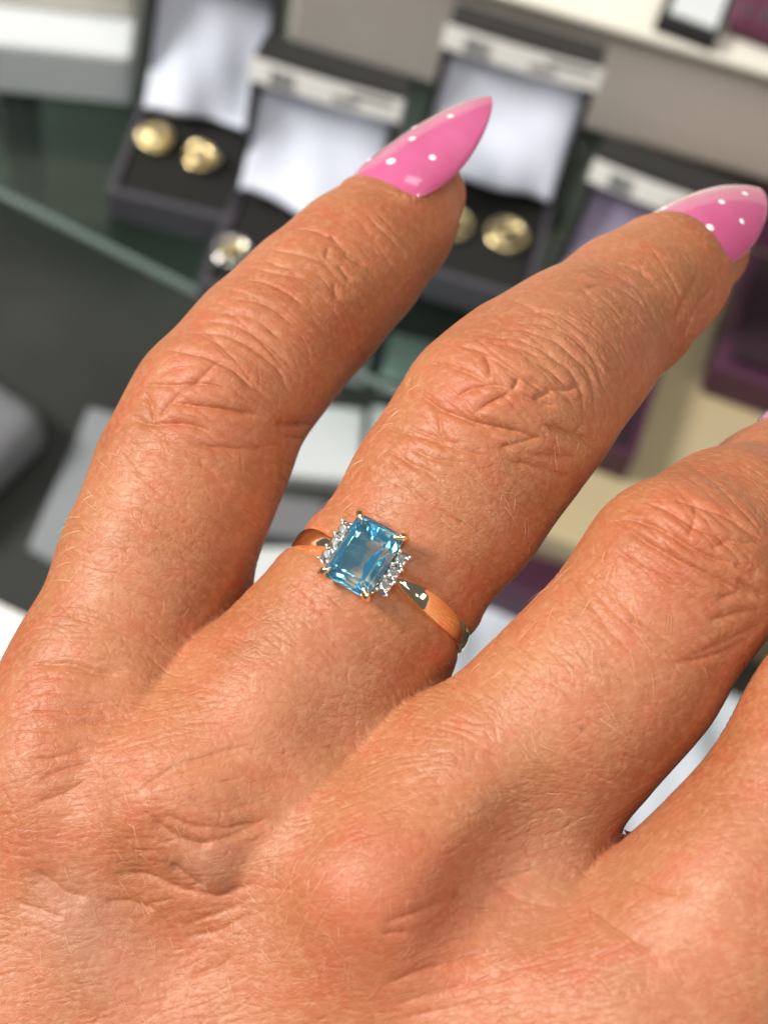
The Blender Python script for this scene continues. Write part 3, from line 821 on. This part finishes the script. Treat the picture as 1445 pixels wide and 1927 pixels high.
def carve(P, dep, wid):
    """cut a groove along a 3D polyline lying on the skin, with faint raised lips"""
    for i in range(len(P) - 1):
        A, B = P[i], P[i + 1]
        pr = [(CU + FPX * q[0] / q[2], CV + FPX * q[1] / q[2]) for q in (A, B)]
        mgn = wid * 6 * 20
        ids = near(min(pr[0][0], pr[1][0]) - mgn, max(pr[0][0], pr[1][0]) + mgn, min(pr[0][1], pr[1][1]) - mgn, max(pr[0][1], pr[1][1]) + mgn)
        if len(ids) == 0: continue
        q = FVv[ids] - A; ab = B - A; t = np.clip(q @ ab / (ab @ ab), 0, 1)
        d = np.linalg.norm(q - t[:, None] * ab, axis=1)
        ok = d < wid * 5.5
        yield ids[ok], d[ok], t[ok]

def carve_line(pts, dep, wid):
    pts = np.array(pts, float)
    # densify with a smooth curve and a little wander
    L_ = np.concatenate([[0], np.cumsum(np.linalg.norm(np.diff(pts, axis=0), axis=1))])
    m = max(6, int(L_[-1] / 9))
    tt = np.linspace(0, L_[-1], m)
    pu = np.stack([np.interp(tt, L_, pts[:, k]) for k in (0, 1)], 1)
    for _ in range(3): pu[1:-1] = (pu[:-2] + 2 * pu[1:-1] + pu[2:]) / 4
    wnd = rng.normal(0, 1.6, pu.shape)
    for _ in range(3): wnd[1:-1] = (wnd[:-2] + wnd[1:-1] + wnd[2:]) / 3
    pu += wnd
    P, _ = touch(pu); P = P[~np.isnan(P[:, 0])]
    if len(P) < 2: return
    best = {}
    tot_i, tot_d, tot_s = [], [], []
    nseg = len(P) - 1
    for i, (ids, d, t) in zip(range(nseg), carve(P, dep, wid)):
        tot_i.append(ids); tot_d.append(d); tot_s.append((i + t) / nseg)
    if not tot_i: return
    I = np.concatenate(tot_i); D = np.concatenate(tot_d); S = np.concatenate(tot_s)
    o_ = np.lexsort((D, I)); I, D, S = I[o_], D[o_], S[o_]
    first = np.concatenate([[True], I[1:] != I[:-1]]); I, D, S = I[first], D[first], S[first]
    fade = np.clip(np.minimum(S, 1 - S) * 5 + .15, 0, 1)
    w_ = wid * (.75 + .35 * fade)
    disp[I] += fade * dep * (-.66 * np.exp(-(D / (.66 * w_)) ** 1.6) - .55 * np.exp(-(D / (2.4 * w_)) ** 2) + .05 * np.exp(-((D - 4.0 * w_) / (1.5 * w_)) ** 2))

if LEVELS > 1:
    for l, dep, wid in CREASES: carve_line(l, dep * 1.75, wid * 1.12)

# finger each vertex belongs to, and the direction that finger runs
SEG = [(k, c) for k, ch in enumerate(FINGERS) for c in ch]
def skin_axis(P):
    best = np.full(len(P), 1e9); ax_ = np.zeros_like(P)
    for k, c in SEG:
        d = sd_rc(P, c); m_ = d < best
        best[m_] = d[m_]; u_ = (c[1] - c[0]); ax_[m_] = u_ / np.linalg.norm(u_)
    return best, ax_

def stroke(ids, P, ndir, bdir, length, dep, wid, curv):
    q = FVv[ids] - P
    a_ = q @ ndir; b_ = q @ bdir
    r = a_ / length
    m_ = np.abs(r) < 1
    a_, b_, r, ids = a_[m_], b_[m_], r[m_], ids[m_]
    w_ = (1 - r * r)
    x = (b_ - curv * a_ * a_) / wid
    m_ = np.abs(x) < 3.2
    disp[ids[m_]] += dep * w_[m_] * (-np.exp(-np.abs(x[m_]) ** 1.5) + .06 * np.exp(-(np.abs(x[m_]) - 2.0) ** 2))

if LEVELS > 1:
    NL = 17000
    cand = np.where((FPXc[:, 0] > -20) & (FPXc[:, 0] < 1465) & (FPXc[:, 1] > 330) & (FPXc[:, 1] < 1945) & (np.einsum('ij,ij->i', FN, FVv) < -.08 * 150))[0]
    pick = rng.choice(cand, NL)
    sd_, axd = skin_axis(FVv[pick])
    for i, vi in enumerate(pick):
        P, Nn = FVv[vi], FN[vi]; u_, v_ = FPXc[vi]
        on_back = np.clip(((v_ - 1150) - .25 * (u_ - 400)) / 250, 0, 1)
        axs = axd[i]
        tr = np.cross(axs, Nn); tr /= np.linalg.norm(tr) + 1e-9
        if tr[0] < 0: tr = -tr
        hb = np.array([.96, -.10 - .18 * np.clip((u_ - 100) / 900, 0, 1), 0])
        base = tr * (1 - on_back) + hb * on_back
        base -= Nn * (base @ Nn); base /= np.linalg.norm(base)
        ortho = np.cross(Nn, base)
        rr = rng.random()
        smooth_zone = np.exp(-(((u_ - 690) / 170) ** 2 + ((v_ - 1720) / 150) ** 2)) + np.exp(-(((u_ - 1350) / 220) ** 2 + ((v_ - 1650) / 330) ** 2))
        tipz = 1.0 if v_ < 640 - .1 * (u_ - 500) * (u_ > 900) else 0.0
        if rr < .50:
            ang = rng.normal(0, .16); ln = rng.uniform(.8, 3.0); dp = rng.uniform(.015, .085)
        elif rr < .85:
            ang = rng.choice([-1, 1]) * rng.normal(1.0, .22); ln = rng.uniform(.5, 1.6); dp = rng.uniform(.012, .060)
        else:
            ang = rng.uniform(0, 3.14); ln = rng.uniform(.4, 1.2); dp = rng.uniform(.010, .045)
        joint = max(math.exp(-(((u_ - a_) / 150) ** 2 + ((v_ - b_) / 120) ** 2)) for a_, b_ in ((930, 720), (380, 720), (1290, 1000)))
        dp *= .78 * (1 - .12 * on_back) * max(.15, 1 - .75 * min(1, smooth_zone) - .45 * tipz - .55 * joint)
        dirv = base * math.cos(ang) + ortho * math.sin(ang); cr = np.cross(Nn, dirv)
        ids = near(u_ - ln * 21, u_ + ln * 21, v_ - ln * 21, v_ + ln * 21)
        stroke(ids, P, dirv, cr, ln, dp, rng.uniform(.08, .13), rng.normal(0, .04))
# skin fold round each nail
for _, nf, _d in NAILS[:3]:
    rim_ = [nf.surf(s_, -1) for s_ in np.linspace(.42, 0, 14)] + [nf.surf(0, t_) for t_ in np.linspace(-1, 1, 14)] + [nf.surf(s_, 1) for s_ in np.linspace(0, .42, 14)]
    rim_ = np.array(rim_)
    uu = CU + FPX * rim_[:, 0] / rim_[:, 2]; v2 = CV + FPX * rim_[:, 1] / rim_[:, 2]
    ids = near(uu.min() - 40, uu.max() + 40, v2.min() - 40, v2.max() + 40)
    if len(ids):
        dd = np.sqrt(((FVv[ids][:, None, :] - rim_[None]) ** 2).sum(2)).min(1)
        disp[ids] += .32 * np.exp(-(dd / .7) ** 2)
# the band presses a shallow groove into the finger
RC = cpt(714, 1118, 150)
ra = np.array((.52, -.82, .24)); ra /= np.linalg.norm(ra)
qv = FVv - RC; yy_ = qv @ ra; rad_ = np.linalg.norm(qv - yy_[:, None] * ra, axis=1)
on_f = np.clip((11.5 - rad_) / 1.5, 0, 1) * (np.abs(yy_) < 8)
disp += on_f * (-.42 * np.exp(-(yy_ / 1.15) ** 4) + .22 * np.exp(-((np.abs(yy_) - 2.6) / 1.2) ** 2))
disp[bnd] = 0

# soft pigment fields carried by the skin itself: R redness over the joints, G pale/greyish vein, B freckle spots
tone = np.zeros((len(FVv), 3))
def blot(ch, u, v, r, amt):
    P = touch([(u, v)])[0][0]
    if np.isnan(P[0]): return
    d2 = ((FVv - P) ** 2).sum(1) if r > 1.5 else None
    if d2 is None:
        ids = near(u - r * 70, u + r * 70, v - r * 70, v + r * 70)
        d2 = ((FVv[ids] - P) ** 2).sum(1)
        tone[ids, ch] += amt * np.exp(-d2 / (r * r))
    else:
        tone[:, ch] += amt * np.exp(-d2 / (r * r))
for a_ in ((900, 730, 6, .7), (370, 730, 6, .6), (1290, 1010, 7, .8), (330, 1520, 6, .35), (700, 1790, 7, .6), (690, 1660, 7, .35), (760, 1600, 6, .3),
           (420, 960, 5, .35), (470, 1060, 5, .5), (300, 1800, 8, .25), (60, 1500, 8, .3), (880, 1680, 5, .25), (950, 1850, 8, .35), (1340, 1700, 9, .15), (700, 1030, 9, .2),
           (850, 380, 5, .35), (1380, 520, 5, .2)):
    blot(0, *a_)
for a_ in ((400, 1645, 2.6, .6), (340, 1620, 3, .3), (130, 1740, 4, .4), (200, 1820, 4, .4), (120, 1680, 4, .4), (600, 1390, 6, .15), (1080, 1560, 8, .35), (1000, 1700, 6, .3), (1100, 660, 8, .3), (1200, 560, 8, .4), (640, 1290, 5, .2)):
    blot(1, *a_)
for a_ in ((1187, 1167, .32, 1.0), (1095, 1370, .34, 1.1), (1062, 1372, .14, 1.1), (1208, 1313, .22, .7), (853, 1430, .2, .8), (359, 1502, .3, .9), (533, 1362, .2, .6),
           (855, 1683, .45, .9), (795, 1572, .35, .5), (815, 1505, .4, .5), (900, 1500, .4, .4), (1080, 1160, .35, .5), (302, 1414, .2, .6), (870, 1770, .3, .5), (660, 425, .3, .7), (628, 372, .2, .6), (50, 1290, .4, .6)):
    blot(2, *a_)
fr = rng.choice(len(FVv), 260)
for vi in fr:
    blot(2, FPXc[vi, 0], FPXc[vi, 1], rng.uniform(.12, .45), rng.uniform(.1, .4))
# ---- build the mesh
allv = np.concatenate([HV, FVv + FN * disp[:, None]])
allq = np.concatenate([QC, FQ + len(HV)])
allt = np.concatenate([np.zeros((len(HV), 3)), tone])
keep = np.unique(allq); rm = np.full(len(allv), -1); rm[keep] = np.arange(len(keep))
me = bpy.data.meshes.new('hand')
vv = c2w(allv[keep]); qq = rm[allq]
me.vertices.add(len(vv)); me.vertices.foreach_set('co', vv.astype(np.float32).ravel())
me.loops.add(qq.size); me.loops.foreach_set('vertex_index', qq.astype(np.int32).ravel())
me.polygons.add(len(qq)); me.polygons.foreach_set('loop_start', np.arange(0, qq.size, 4, dtype=np.int32))
me.polygons.foreach_set('use_smooth', np.ones(len(qq), bool))
me.update(calc_edges=True)
at_ = me.attributes.new('tone', 'FLOAT_VECTOR', 'POINT')
at_.data.foreach_set('vector', allt[keep].astype(np.float32).ravel())
hand = bpy.data.objects.new('hand', me); COL.objects.link(hand)
tag(hand, 'tanned hand with pink almond nails held over the display, wearing a ring', 'hand')

def skin_material():
    m, nt, p = node_mat('tanned_skin')
    N, L = nt.nodes, nt.links
    tc = N.new('ShaderNodeTexCoord')
    at = N.new('ShaderNodeAttribute'); at.attribute_name = 'tone'
    sp = N.new('ShaderNodeSeparateXYZ'); L.new(at.outputs['Vector'], sp.inputs[0])
    def noise(scale, detail=3, rough=.55):
        n_ = N.new('ShaderNodeTexNoise'); n_.inputs['Scale'].default_value = scale; n_.inputs['Detail'].default_value = detail; n_.inputs['Roughness'].default_value = rough
        L.new(tc.outputs['Object'], n_.inputs['Vector']); return n_.outputs['Fac']
    def ramp(src, lo_, hi_):
        r = N.new('ShaderNodeMapRange'); r.inputs['From Min'].default_value = lo_; r.inputs['From Max'].default_value = hi_; L.new(src, r.inputs['Value']); return r.outputs['Result']
    def mix(fac, a_, b_, mode='MIX'):
        x = N.new('ShaderNodeMix'); x.data_type = 'RGBA'; x.blend_type = mode
        if hasattr(fac, 'node'): L.new(fac, x.inputs['Factor'])
        else: x.inputs['Factor'].default_value = fac
        for s_, val in (('A', a_), ('B', b_)):
            if hasattr(val, 'node'): L.new(val, x.inputs[s_])
            else: x.inputs[s_].default_value = (*val, 1)
        return x.outputs['Result']
    def math_(op, a_, b_=None):
        x = N.new('ShaderNodeMath'); x.operation = op
        for k, val in ((0, a_), (1, b_)):
            if val is None: continue
            if hasattr(val, 'node'): L.new(val, x.inputs[k])
            else: x.inputs[k].default_value = val
        return x.outputs[0]
    c = mix(ramp(noise(75, 4), .32, .66), SKIN_A, SKIN_B)
    c = mix(math_('MULTIPLY', ramp(noise(38, 2), .46, .70), .5), c, (0.38, 0.155, 0.058))
    c = mix(math_('MULTIPLY', ramp(noise(240, 5, .65), .44, .68), .55), c, SKIN_RED)
    c = mix(math_('MULTIPLY', ramp(noise(1300, 4, .65), .45, .72), .34), c, SKIN_PALE)
    c = mix(math_('MULTIPLY', math_('MINIMUM', sp.outputs[0], 1.0), .5), c, SKIN_RED)
    c = mix(math_('MULTIPLY', math_('MINIMUM', sp.outputs[1], 1.0), .5), c, SKIN_VEIN)
    c = mix(math_('MULTIPLY', math_('MINIMUM', sp.outputs[2], 1.0), .75), c, (0.26, 0.075, 0.030))
    L.new(c, p.inputs['Base Color'])
    p.inputs['Subsurface Weight'].default_value = 0.25
    p.inputs['Subsurface Radius'].default_value = (1.0, 0.32, 0.16)
    p.inputs['Subsurface Scale'].default_value = 0.0006
    rr_ = N.new('ShaderNodeMapRange'); rr_.inputs['To Min'].default_value = .38; rr_.inputs['To Max'].default_value = .60
    L.new(noise(700, 2), rr_.inputs['Value']); L.new(rr_.outputs[0], p.inputs['Roughness'])
    p.inputs['Specular IOR Level'].default_value = 0.42
    # fine plates of skin, drawn out across the fingers, parted by thin lines
    wv = N.new('ShaderNodeVectorMath'); wv.operation = 'MULTIPLY_ADD'
    nz = N.new('ShaderNodeTexNoise'); nz.inputs['Scale'].default_value = 420; L.new(tc.outputs['Object'], nz.inputs['Vector'])
    L.new(nz.outputs['Color'], wv.inputs[0]); wv.inputs[1].default_value = (.0009, .0009, .0009); L.new(tc.outputs['Object'], wv.inputs[2])
    def plates(d1, d2, s1, s2, s3, edge):
        e1 = cdir(d1).normalized(); e3 = cdir(np.cross(d1, d2)).normalized(); e2 = e3.cross(e1)
        cb = N.new('ShaderNodeCombineXYZ')
        for k, (e_, sc_) in enumerate(((e1, s1), (e2, s2), (e3, s3))):
            dt = N.new('ShaderNodeVectorMath'); dt.operation = 'DOT_PRODUCT'; dt.inputs[1].default_value = e_ * sc_
            L.new(wv.outputs[0], dt.inputs[0]); L.new(dt.outputs['Value'], cb.inputs[k])
        vz = N.new('ShaderNodeTexVoronoi'); vz.feature = 'DISTANCE_TO_EDGE'; vz.inputs['Scale'].default_value = 1.0
        L.new(cb.outputs[0], vz.inputs['Vector'])
        return ramp(vz.outputs['Distance'], 0.0, edge)
    h_ = math_('MULTIPLY', plates((.95, -.12, 0), (.1, .9, 0), 700, 1650, 1100, .09), 1.0)
    h1 = math_('MULTIPLY', plates((.55, -.80, .2), (.8, .5, 0), 900, 1900, 1300, .10), .55)
    h2 = math_('MULTIPLY', noise(2600, 3), .7)
    zone = ramp(noise(110, 2), .38, .62)
    hs = math_('ADD', math_('MULTIPLY', math_('ADD', h_, h1), math_('MULTIPLY_ADD', zone, .5)), h2)
    hs.node.inputs[0].links[0].from_node.inputs[1].links[0].from_node.inputs[2].default_value = .55
    b = N.new('ShaderNodeBump'); b.inputs['Distance'].default_value = 0.000022; b.inputs['Strength'].default_value = 1.0
    L.new(hs, b.inputs['Height']); L.new(b.outputs['Normal'], p.inputs['Normal'])
    return m
SKIN_A = (0.320, 0.106, 0.037); SKIN_B = (0.445, 0.170, 0.078); SKIN_RED = (0.425, 0.092, 0.044); SKIN_PALE = (0.60, 0.32, 0.19); SKIN_VEIN = (0.34, 0.20, 0.135)
me.materials.append(skin_material())

# ------------------------------------------------------------------ fingernails
def nail_mat():
    m, nt, p = node_mat('pink_gel_polish')
    N, L = nt.nodes, nt.links
    tc = N.new('ShaderNodeTexCoord'); nz = N.new('ShaderNodeTexNoise'); nz.inputs['Scale'].default_value = 110; L.new(tc.outputs['Object'], nz.inputs['Vector'])
    mx = N.new('ShaderNodeMix'); mx.data_type = 'RGBA'
    mx.inputs['A'].default_value = (0.46, 0.055, 0.165, 1); mx.inputs['B'].default_value = (0.68, 0.185, 0.370, 1)
    L.new(nz.outputs['Fac'], mx.inputs['Factor']); L.new(mx.outputs['Result'], p.inputs['Base Color'])
    p.inputs['Roughness'].default_value = 0.22; p.inputs['Coat Weight'].default_value = 1.0; p.inputs['Coat Roughness'].default_value = 0.04
    p.inputs['Subsurface Weight'].default_value = 0.45; p.inputs['Subsurface Radius'].default_value = (1, .4, .6); p.inputs['Subsurface Scale'].default_value = .0008
    return m
MAT['nail'] = nail_mat()

def nail(label, nf, dots):
    surf = nf.surf; nm = nf.nm; Ln = nf.L
    nt_, ns = 24, 40
    V, F = [], []
    for off in (0.0, -0.55):
        for j in range(ns):
            s = (j / (ns - 1))
            s = 1 - (1 - s) ** 1.25
            for i in range(nt_):
                t = i / (nt_ - 1) * 2 - 1
                V.append(c2w(surf(s, t, off * (1 - abs(t) ** 3 * .6) * (1 - .5 * s))))
    for k in (0, 1):
        o = k * nt_ * ns
        for j in range(ns - 1):
            for i in range(nt_ - 1):
                q = (o + j * nt_ + i, o + j * nt_ + i + 1, o + (j + 1) * nt_ + i + 1, o + (j + 1) * nt_ + i)
                F.append(q if k == 0 else q[::-1])
    n_ = nt_ * ns
    rim = [i for i in range(nt_)] + [j * nt_ + nt_ - 1 for j in range(1, ns)] + [(ns - 1) * nt_ + i for i in range(nt_ - 2, -1, -1)] + [j * nt_ for j in range(ns - 2, 0, -1)]
    for k in range(len(rim)):
        a_, b_ = rim[k], rim[(k + 1) % len(rim)]
        F.append((b_, a_, a_ + n_, b_ + n_))
    o = mesh_obj('fingernail', V, F, MAT['nail'], hand, True)
    o['label'] = label
    for (s, t, r) in dots:
        r *= 1.45
        c = surf(s, t); e1 = unit(surf(s + .01, t) - c); e2 = unit(surf(s, t + .02) - c); nn = unit(np.cross(e1, e2))
        if nn @ nm < 0: nn = -nn
        Vd, Fd = [], []
        for k in range(5):
            a_ = k / 4 * math.pi / 2
            for q in range(16):
                b_ = 2 * math.pi * q / 16
                pt = surf(s + r * math.sin(a_) * math.cos(b_) / Ln, t + r * math.sin(a_) * math.sin(b_) / (np.linalg.norm(surf(s, t + .02) - c) / .02))
                Vd.append(c2w(pt + nn * (r * .28 * math.cos(a_) - .01)))
        for k in range(4):
            for q in range(16):
                Fd.append((k * 16 + q, k * 16 + (q + 1) % 16, (k + 1) * 16 + (q + 1) % 16, (k + 1) * 16 + q))
        mesh_obj('nail_dot', Vd, Fd, MAT['nail_dot'], o, True)
    return o

for l_, nf, dots in NAILS: nail(l_, nf, dots)

# ------------------------------------------------------------------ the ring
RC = cpt(714, 1118, 150)
ra = unit((.52, -.82, .24)); rg = np.array((-.12, -.35, -.93)); rg = unit(rg - ra * (rg @ ra)); rx = np.cross(ra, rg)
if rx[0] < 0: rx = -rx
def R3(x, y, z):
    """ring frame mm: x across the finger, y towards the fingertip, z out of the stone -> world metres"""
    return c2w(RC + rx * x + ra * y + rg * z)
ring = empty('ring', Vector(R3(0, 0, 0).tolist()))
tag(ring, 'gold ring with rectangular blue stone and small clear side stones', 'ring')
RINV = Matrix.Translation(-ring.location)
def ring_part(name, V, F, m, smooth=False, parent=None):
    V = [Vector(R3(*v).tolist()) - ring.location for v in V]
    bm = bmesh.new()
    vs = [bm.verts.new(v) for v in V]
    for f in F:
        try: bm.faces.new([vs[i] for i in f])
        except ValueError: pass
    return bm_obj(name, bm, m, parent or ring, smooth)

# band: sweep of a bevelled section, shoulders swell then narrow to a point at the setting
RIN = 9.05
V, F = [], []
NA = 150; a0 = math.radians(17)
prof_n = 14
for i in range(NA):
    ph = a0 + (2 * math.pi - 2 * a0) * i / (NA - 1)
    dtop = min(ph, 2 * math.pi - ph)                    # angle from the stone
    dg = math.degrees(dtop)
    if dg < 48:
        k = (dg - 17) / 31; w = .45 + 2.05 * math.sin(k * math.pi / 2) ** .9
    else:
        k = min(1, (dg - 48) / 60); w = 2.5 - .75 * (3 * k * k - 2 * k ** 3)
    th = 1.15 + .75 * max(0, 1 - (dg - 17) / 45) ** 1.4
    zoff = .25 * max(0, 1 - (dg - 17) / 40)
    sec = []
    # rounded inner side, crowned flanks, flat leaf-shaped top facet fading towards the back
    facet = 0.0
    fx = w * .5
    top = th
    pts = [(-fx * .80, 0), (-fx * .97, .18), (-fx, .42), (-fx * .97, top * .60), (-fx * .80, top * (.86 + .06 * facet)), (-fx * .55, top * (.95 - .12 * facet)), (-fx * .25, top * (.99 - .26 * facet)),
           (fx * .25, top * (.99 - .26 * facet)), (fx * .55, top * (.95 - .12 * facet)), (fx * .80, top * (.86 + .06 * facet)), (fx * .97, top * .60), (fx, .42), (fx * .97, .18), (fx * .80, 0)]
    for (yy, zz) in pts:
        rr_ = RIN + zz + zoff
        V.append((rr_ * math.sin(ph), yy, rr_ * math.cos(ph)))
for i in range(NA - 1):
    for k in range(prof_n):
        a_, b_ = i * prof_n + k, i * prof_n + (k + 1) % prof_n
        F.append((a_, b_, b_ + prof_n, a_ + prof_n))
F.append(tuple(range(prof_n))[::-1]); F.append(tuple((NA - 1) * prof_n + k for k in range(prof_n)))
bo = ring_part('band', V, F, MAT['rose_gold'], True)
bo.data.set_sharp_from_angle(angle=math.radians(28))

# stone: emerald cut, stepped crown and pavilion
GZ = 12.05                                                # girdle height
def octo(hx, hy, c, z): return [(hx - c, -hy, z), (hx, -hy + c, z), (hx, hy - c, z), (hx - c, hy, z), (-hx + c, hy, z), (-hx, hy - c, z), (-hx, -hy + c, z), (-hx + c, -hy, z)]
GX, GY = 2.55, 3.46
lay = [octo(GX * .64, GY * .70, .32, GZ + .98), octo(GX * .84, GY * .87, .44, GZ + .62), octo(GX, GY, .55, GZ + .10), octo(GX, GY, .55, GZ - .06),
       octo(GX * .80, GY * .84, .42, GZ - .80), octo(GX * .50, GY * .64, .26, GZ - 1.62), octo(.14, GY * .42, .04, GZ - 2.62)]
V = [p for l in lay for p in l]; F = [tuple(range(8))[::-1], tuple(range(48, 56))]
for j in range(6):
    for k in range(8): F.append((j * 8 + k, j * 8 + (k + 1) % 8, (j + 1) * 8 + (k + 1) % 8, (j + 1) * 8 + k))
ring_part('gemstone', V, F, MAT['topaz'])

def ring_tube(name, pts, rads, m, ns=10, parent=None, cap=True):
    V, F = [], []
    P = [np.array(p, float) for p in pts]
    for i, p in enumerate(P):
        t = unit((P[min(i + 1, len(P) - 1)] - P[max(i - 1, 0)]))
        u_ = np.cross(t, (.2, .9, .1)); u_ = unit(u_) if np.linalg.norm(u_) > .05 else unit(np.cross(t, (1, 0, 0))); w_ = np.cross(t, u_)
        for k in range(ns):
            a_ = 2 * math.pi * k / ns
            V.append(tuple(p + (u_ * math.cos(a_) + w_ * math.sin(a_)) * rads[i]))
    for i in range(len(P) - 1):
        for k in range(ns):
            F.append((i * ns + k, i * ns + (k + 1) % ns, (i + 1) * ns + (k + 1) % ns, (i + 1) * ns + k))
    F.append(tuple(range(ns))[::-1]); F.append(tuple((len(P) - 1) * ns + k for k in range(ns)))
    return ring_part(name, V, F, m, True, parent)

for sx in (-1, 1):
    for sy in (-1, 1):
        cx, cy = sx * (GX - .30), sy * (GY - .30)
        ring_tube('prong', [(cx * .72, cy * .72, GZ - 2.7), (cx * 1.0, cy * 1.0, GZ - 1.1), (cx * 1.10, cy * 1.085, GZ - .2), (cx * 1.09, cy * 1.075, GZ + .25), (cx * 1.03, cy * 1.03, GZ + .55), (cx * .93, cy * .945, GZ + .76), (cx * .82, cy * .865, GZ + .84), (cx * .76, cy * .82, GZ + .84)],
                  [.38, .40, .42, .44, .40, .31, .20, .05], MAT['rose_gold'])
# basket rails
for zz, k_ in ((GZ - .95, .88), (GZ - 2.25, .66)):
    q = octo(GX * k_, GY * k_, .6, zz); q = q + [q[0]]
    ring_tube('basket_rail', q, [.26] * 9, MAT['rose_gold'], 8)
# side stones
def brilliant(c, nrm_, r):
    nn = unit(nrm_); u_ = unit(np.cross(nn, (0, 1, 0))); w_ = np.cross(nn, u_); c = np.array(c, float)
    V, F = [], []
    def rg_(rad, h, n_, off): return [tuple(c + (u_ * math.cos(2 * math.pi * (k + off) / n_) + w_ * math.sin(2 * math.pi * (k + off) / n_)) * rad + nn * h) for k in range(n_)]
    V += rg_(r * .56, r * .32, 8, 0) + rg_(r * .82, r * .20, 8, .5) + rg_(r, 0, 16, 0) + rg_(r * .5, -r * .45, 8, .5) + [tuple(c - nn * r * .85)]
    F.append(tuple(range(8)))
    for k in range(8):
        k1 = (k + 1) % 8
        F.append((k, 8 + k, k1)); F.append((k1, 8 + k, 8 + k1))
        F.append((8 + k, 16 + 2 * k, 16 + 2 * k + 1)); F.append((8 + k, 16 + 2 * k + 1, 16 + (2 * k + 2) % 16)); F.append((8 + k, 16 + (2 * k + 2) % 16, 8 + k1))
        F.append((16 + 2 * k, 32 + k, 16 + 2 * k + 1)); F.append((16 + 2 * k + 1, 32 + k, 16 + (2 * k + 2) % 16)); F.append((16 + (2 * k + 2) % 16, 32 + k, 32 + k1))
        F.append((32 + k, 40, 32 + k1))
    return ring_part('diamond', V, F, MAT['diamond'])
for sx in (-1, 1):
    nr = unit((sx * .30, 0, .95)); X0, Z0 = sx * 3.18, GZ - .55
    side = unit(np.cross(nr, (0, 1, 0)))
    V, F = [], []
    for (yy, hw) in ((-2.32, .35), (-2.1, .58), (2.1, .58), (2.32, .35)):
        for (ss, hh) in ((-1, -.12), (1, -.12), (.55, -1.25), (-.55, -1.25)):
            p = np.array((X0, yy, Z0)) + side * ss * hw + nr * hh
            V.append(tuple(p))
    for i in range(3):
        for k in range(4): F.append((i * 4 + k, i * 4 + (k + 1) % 4, (i + 1) * 4 + (k + 1) % 4, (i + 1) * 4 + k))
    F += [(3, 2, 1, 0), (12, 13, 14, 15)]
    ring_part('side_setting', V, F, MAT['silver'])
    for k in (-1, 0, 1): brilliant((X0, k * 1.42, Z0 + .12), nr, .62)
    V, F = [], []
    for yy in (-2.13, -.71, .71, 2.13):
        for ss in (-1, 1):
            ring_tube('bead_prong', [np.array((X0, yy, Z0)) + side * ss * .55 + nr * h for h in (-.4, .05, .28, .40)], [.20, .24, .20, .06], MAT['silver'], 8)

# ------------------------------------------------------------------ fine pale hairs
HAIRV, HAIRF = [], []
def strand(P, N_, d, ln, r0, lift):
    d = unit(d - N_ * (d @ N_)); side_ = np.cross(N_, d); bend = rng.normal(0, .25)
    pts = []
    for k in range(5):
        t = k / 4
        pts.append(P + d * ln * t + N_ * (lift * ln * (t - .55 * t * t) - .03) + side_ * bend * ln * t * t * .5)
    base = len(HAIRV)
    for k, p in enumerate(pts):
        r = r0 * (1 - .75 * k / 4)
        for q in range(3):
            a_ = 2 * math.pi * q / 3
            HAIRV.append(c2w(p + side_ * r * math.cos(a_) + N_ * r * math.sin(a_)))
    for k in range(4):
        for q in range(3):
            HAIRF.append((base + k * 3 + q, base + k * 3 + (q + 1) % 3, base + (k + 1) * 3 + (q + 1) % 3, base + (k + 1) * 3 + q))
def hairs(n_, u0, v0, u1, v1, hw, d, ln, lift=.35, r0=.020, spread=.35):
    for _ in range(n_):
        t = rng.random(); o_ = rng.normal(0, hw)
        du, dv = (u1 - u0), (v1 - v0); l_ = math.hypot(du, dv) + 1e-6
        u_, v_ = u0 + du * t - dv / l_ * o_, v0 + dv * t + du / l_ * o_
        P, Nn = touch([(u_, v_)])
        if np.isnan(P[0, 0]): continue
        Nn = Nn[0]; P = P[0]
        dd = np.array(d, float) + rng.normal(0, spread, 3) * np.array((1, 1, .2))
        strand(P, Nn, dd, rng.uniform(*ln), r0 * rng.uniform(.7, 1.15), lift * rng.uniform(.5, 1.5))
if LEVELS > 1:
    hairs(54, 1230, 1110, 960, 1330, 75, (.35, .9, 0), (1.2, 3.0))
    hairs(60, 1000, 1330, 850, 1480, 90, (.55, .8, 0), (1.0, 2.4), r0=.012)
    hairs(34, 240, 850, 110, 1090, 22, (-.7, -.35, -.1), (1.0, 2.2), .6)
    hairs(40, 760, 700, 620, 960, 30, (-.35, .5, -.1), (.9, 2.0), .6, .016)
    hairs(50, 1050, 780, 880, 1020, 80, (.3, .9, 0), (.8, 2.2), r0=.014)
    hairs(36, 640, 1560, 560, 1800, 70, (-.35, .9, 0), (1.2, 3.0), .2, .012)
    hairs(70, 100, 1600, 420, 1880, 130, (.5, .85, 0), (1.0, 2.4), .25, .012)
    hairs(60, 700, 1800, 1150, 1900, 70, (-.9, .35, 0), (1.2, 2.6), .2, .010)
    hairs(40, 300, 1560, 520, 1420, 110, (.1, .9, 0), (.7, 1.6), .25, .013)
    hairs(50, 1350, 1500, 1420, 1850, 90, (.2, .9, 0), (.8, 2.0), .25, .013)
    ho = mesh_obj('hair', HAIRV, HAIRF, MAT['hair'], hand)
    tag(ho, kind='stuff')
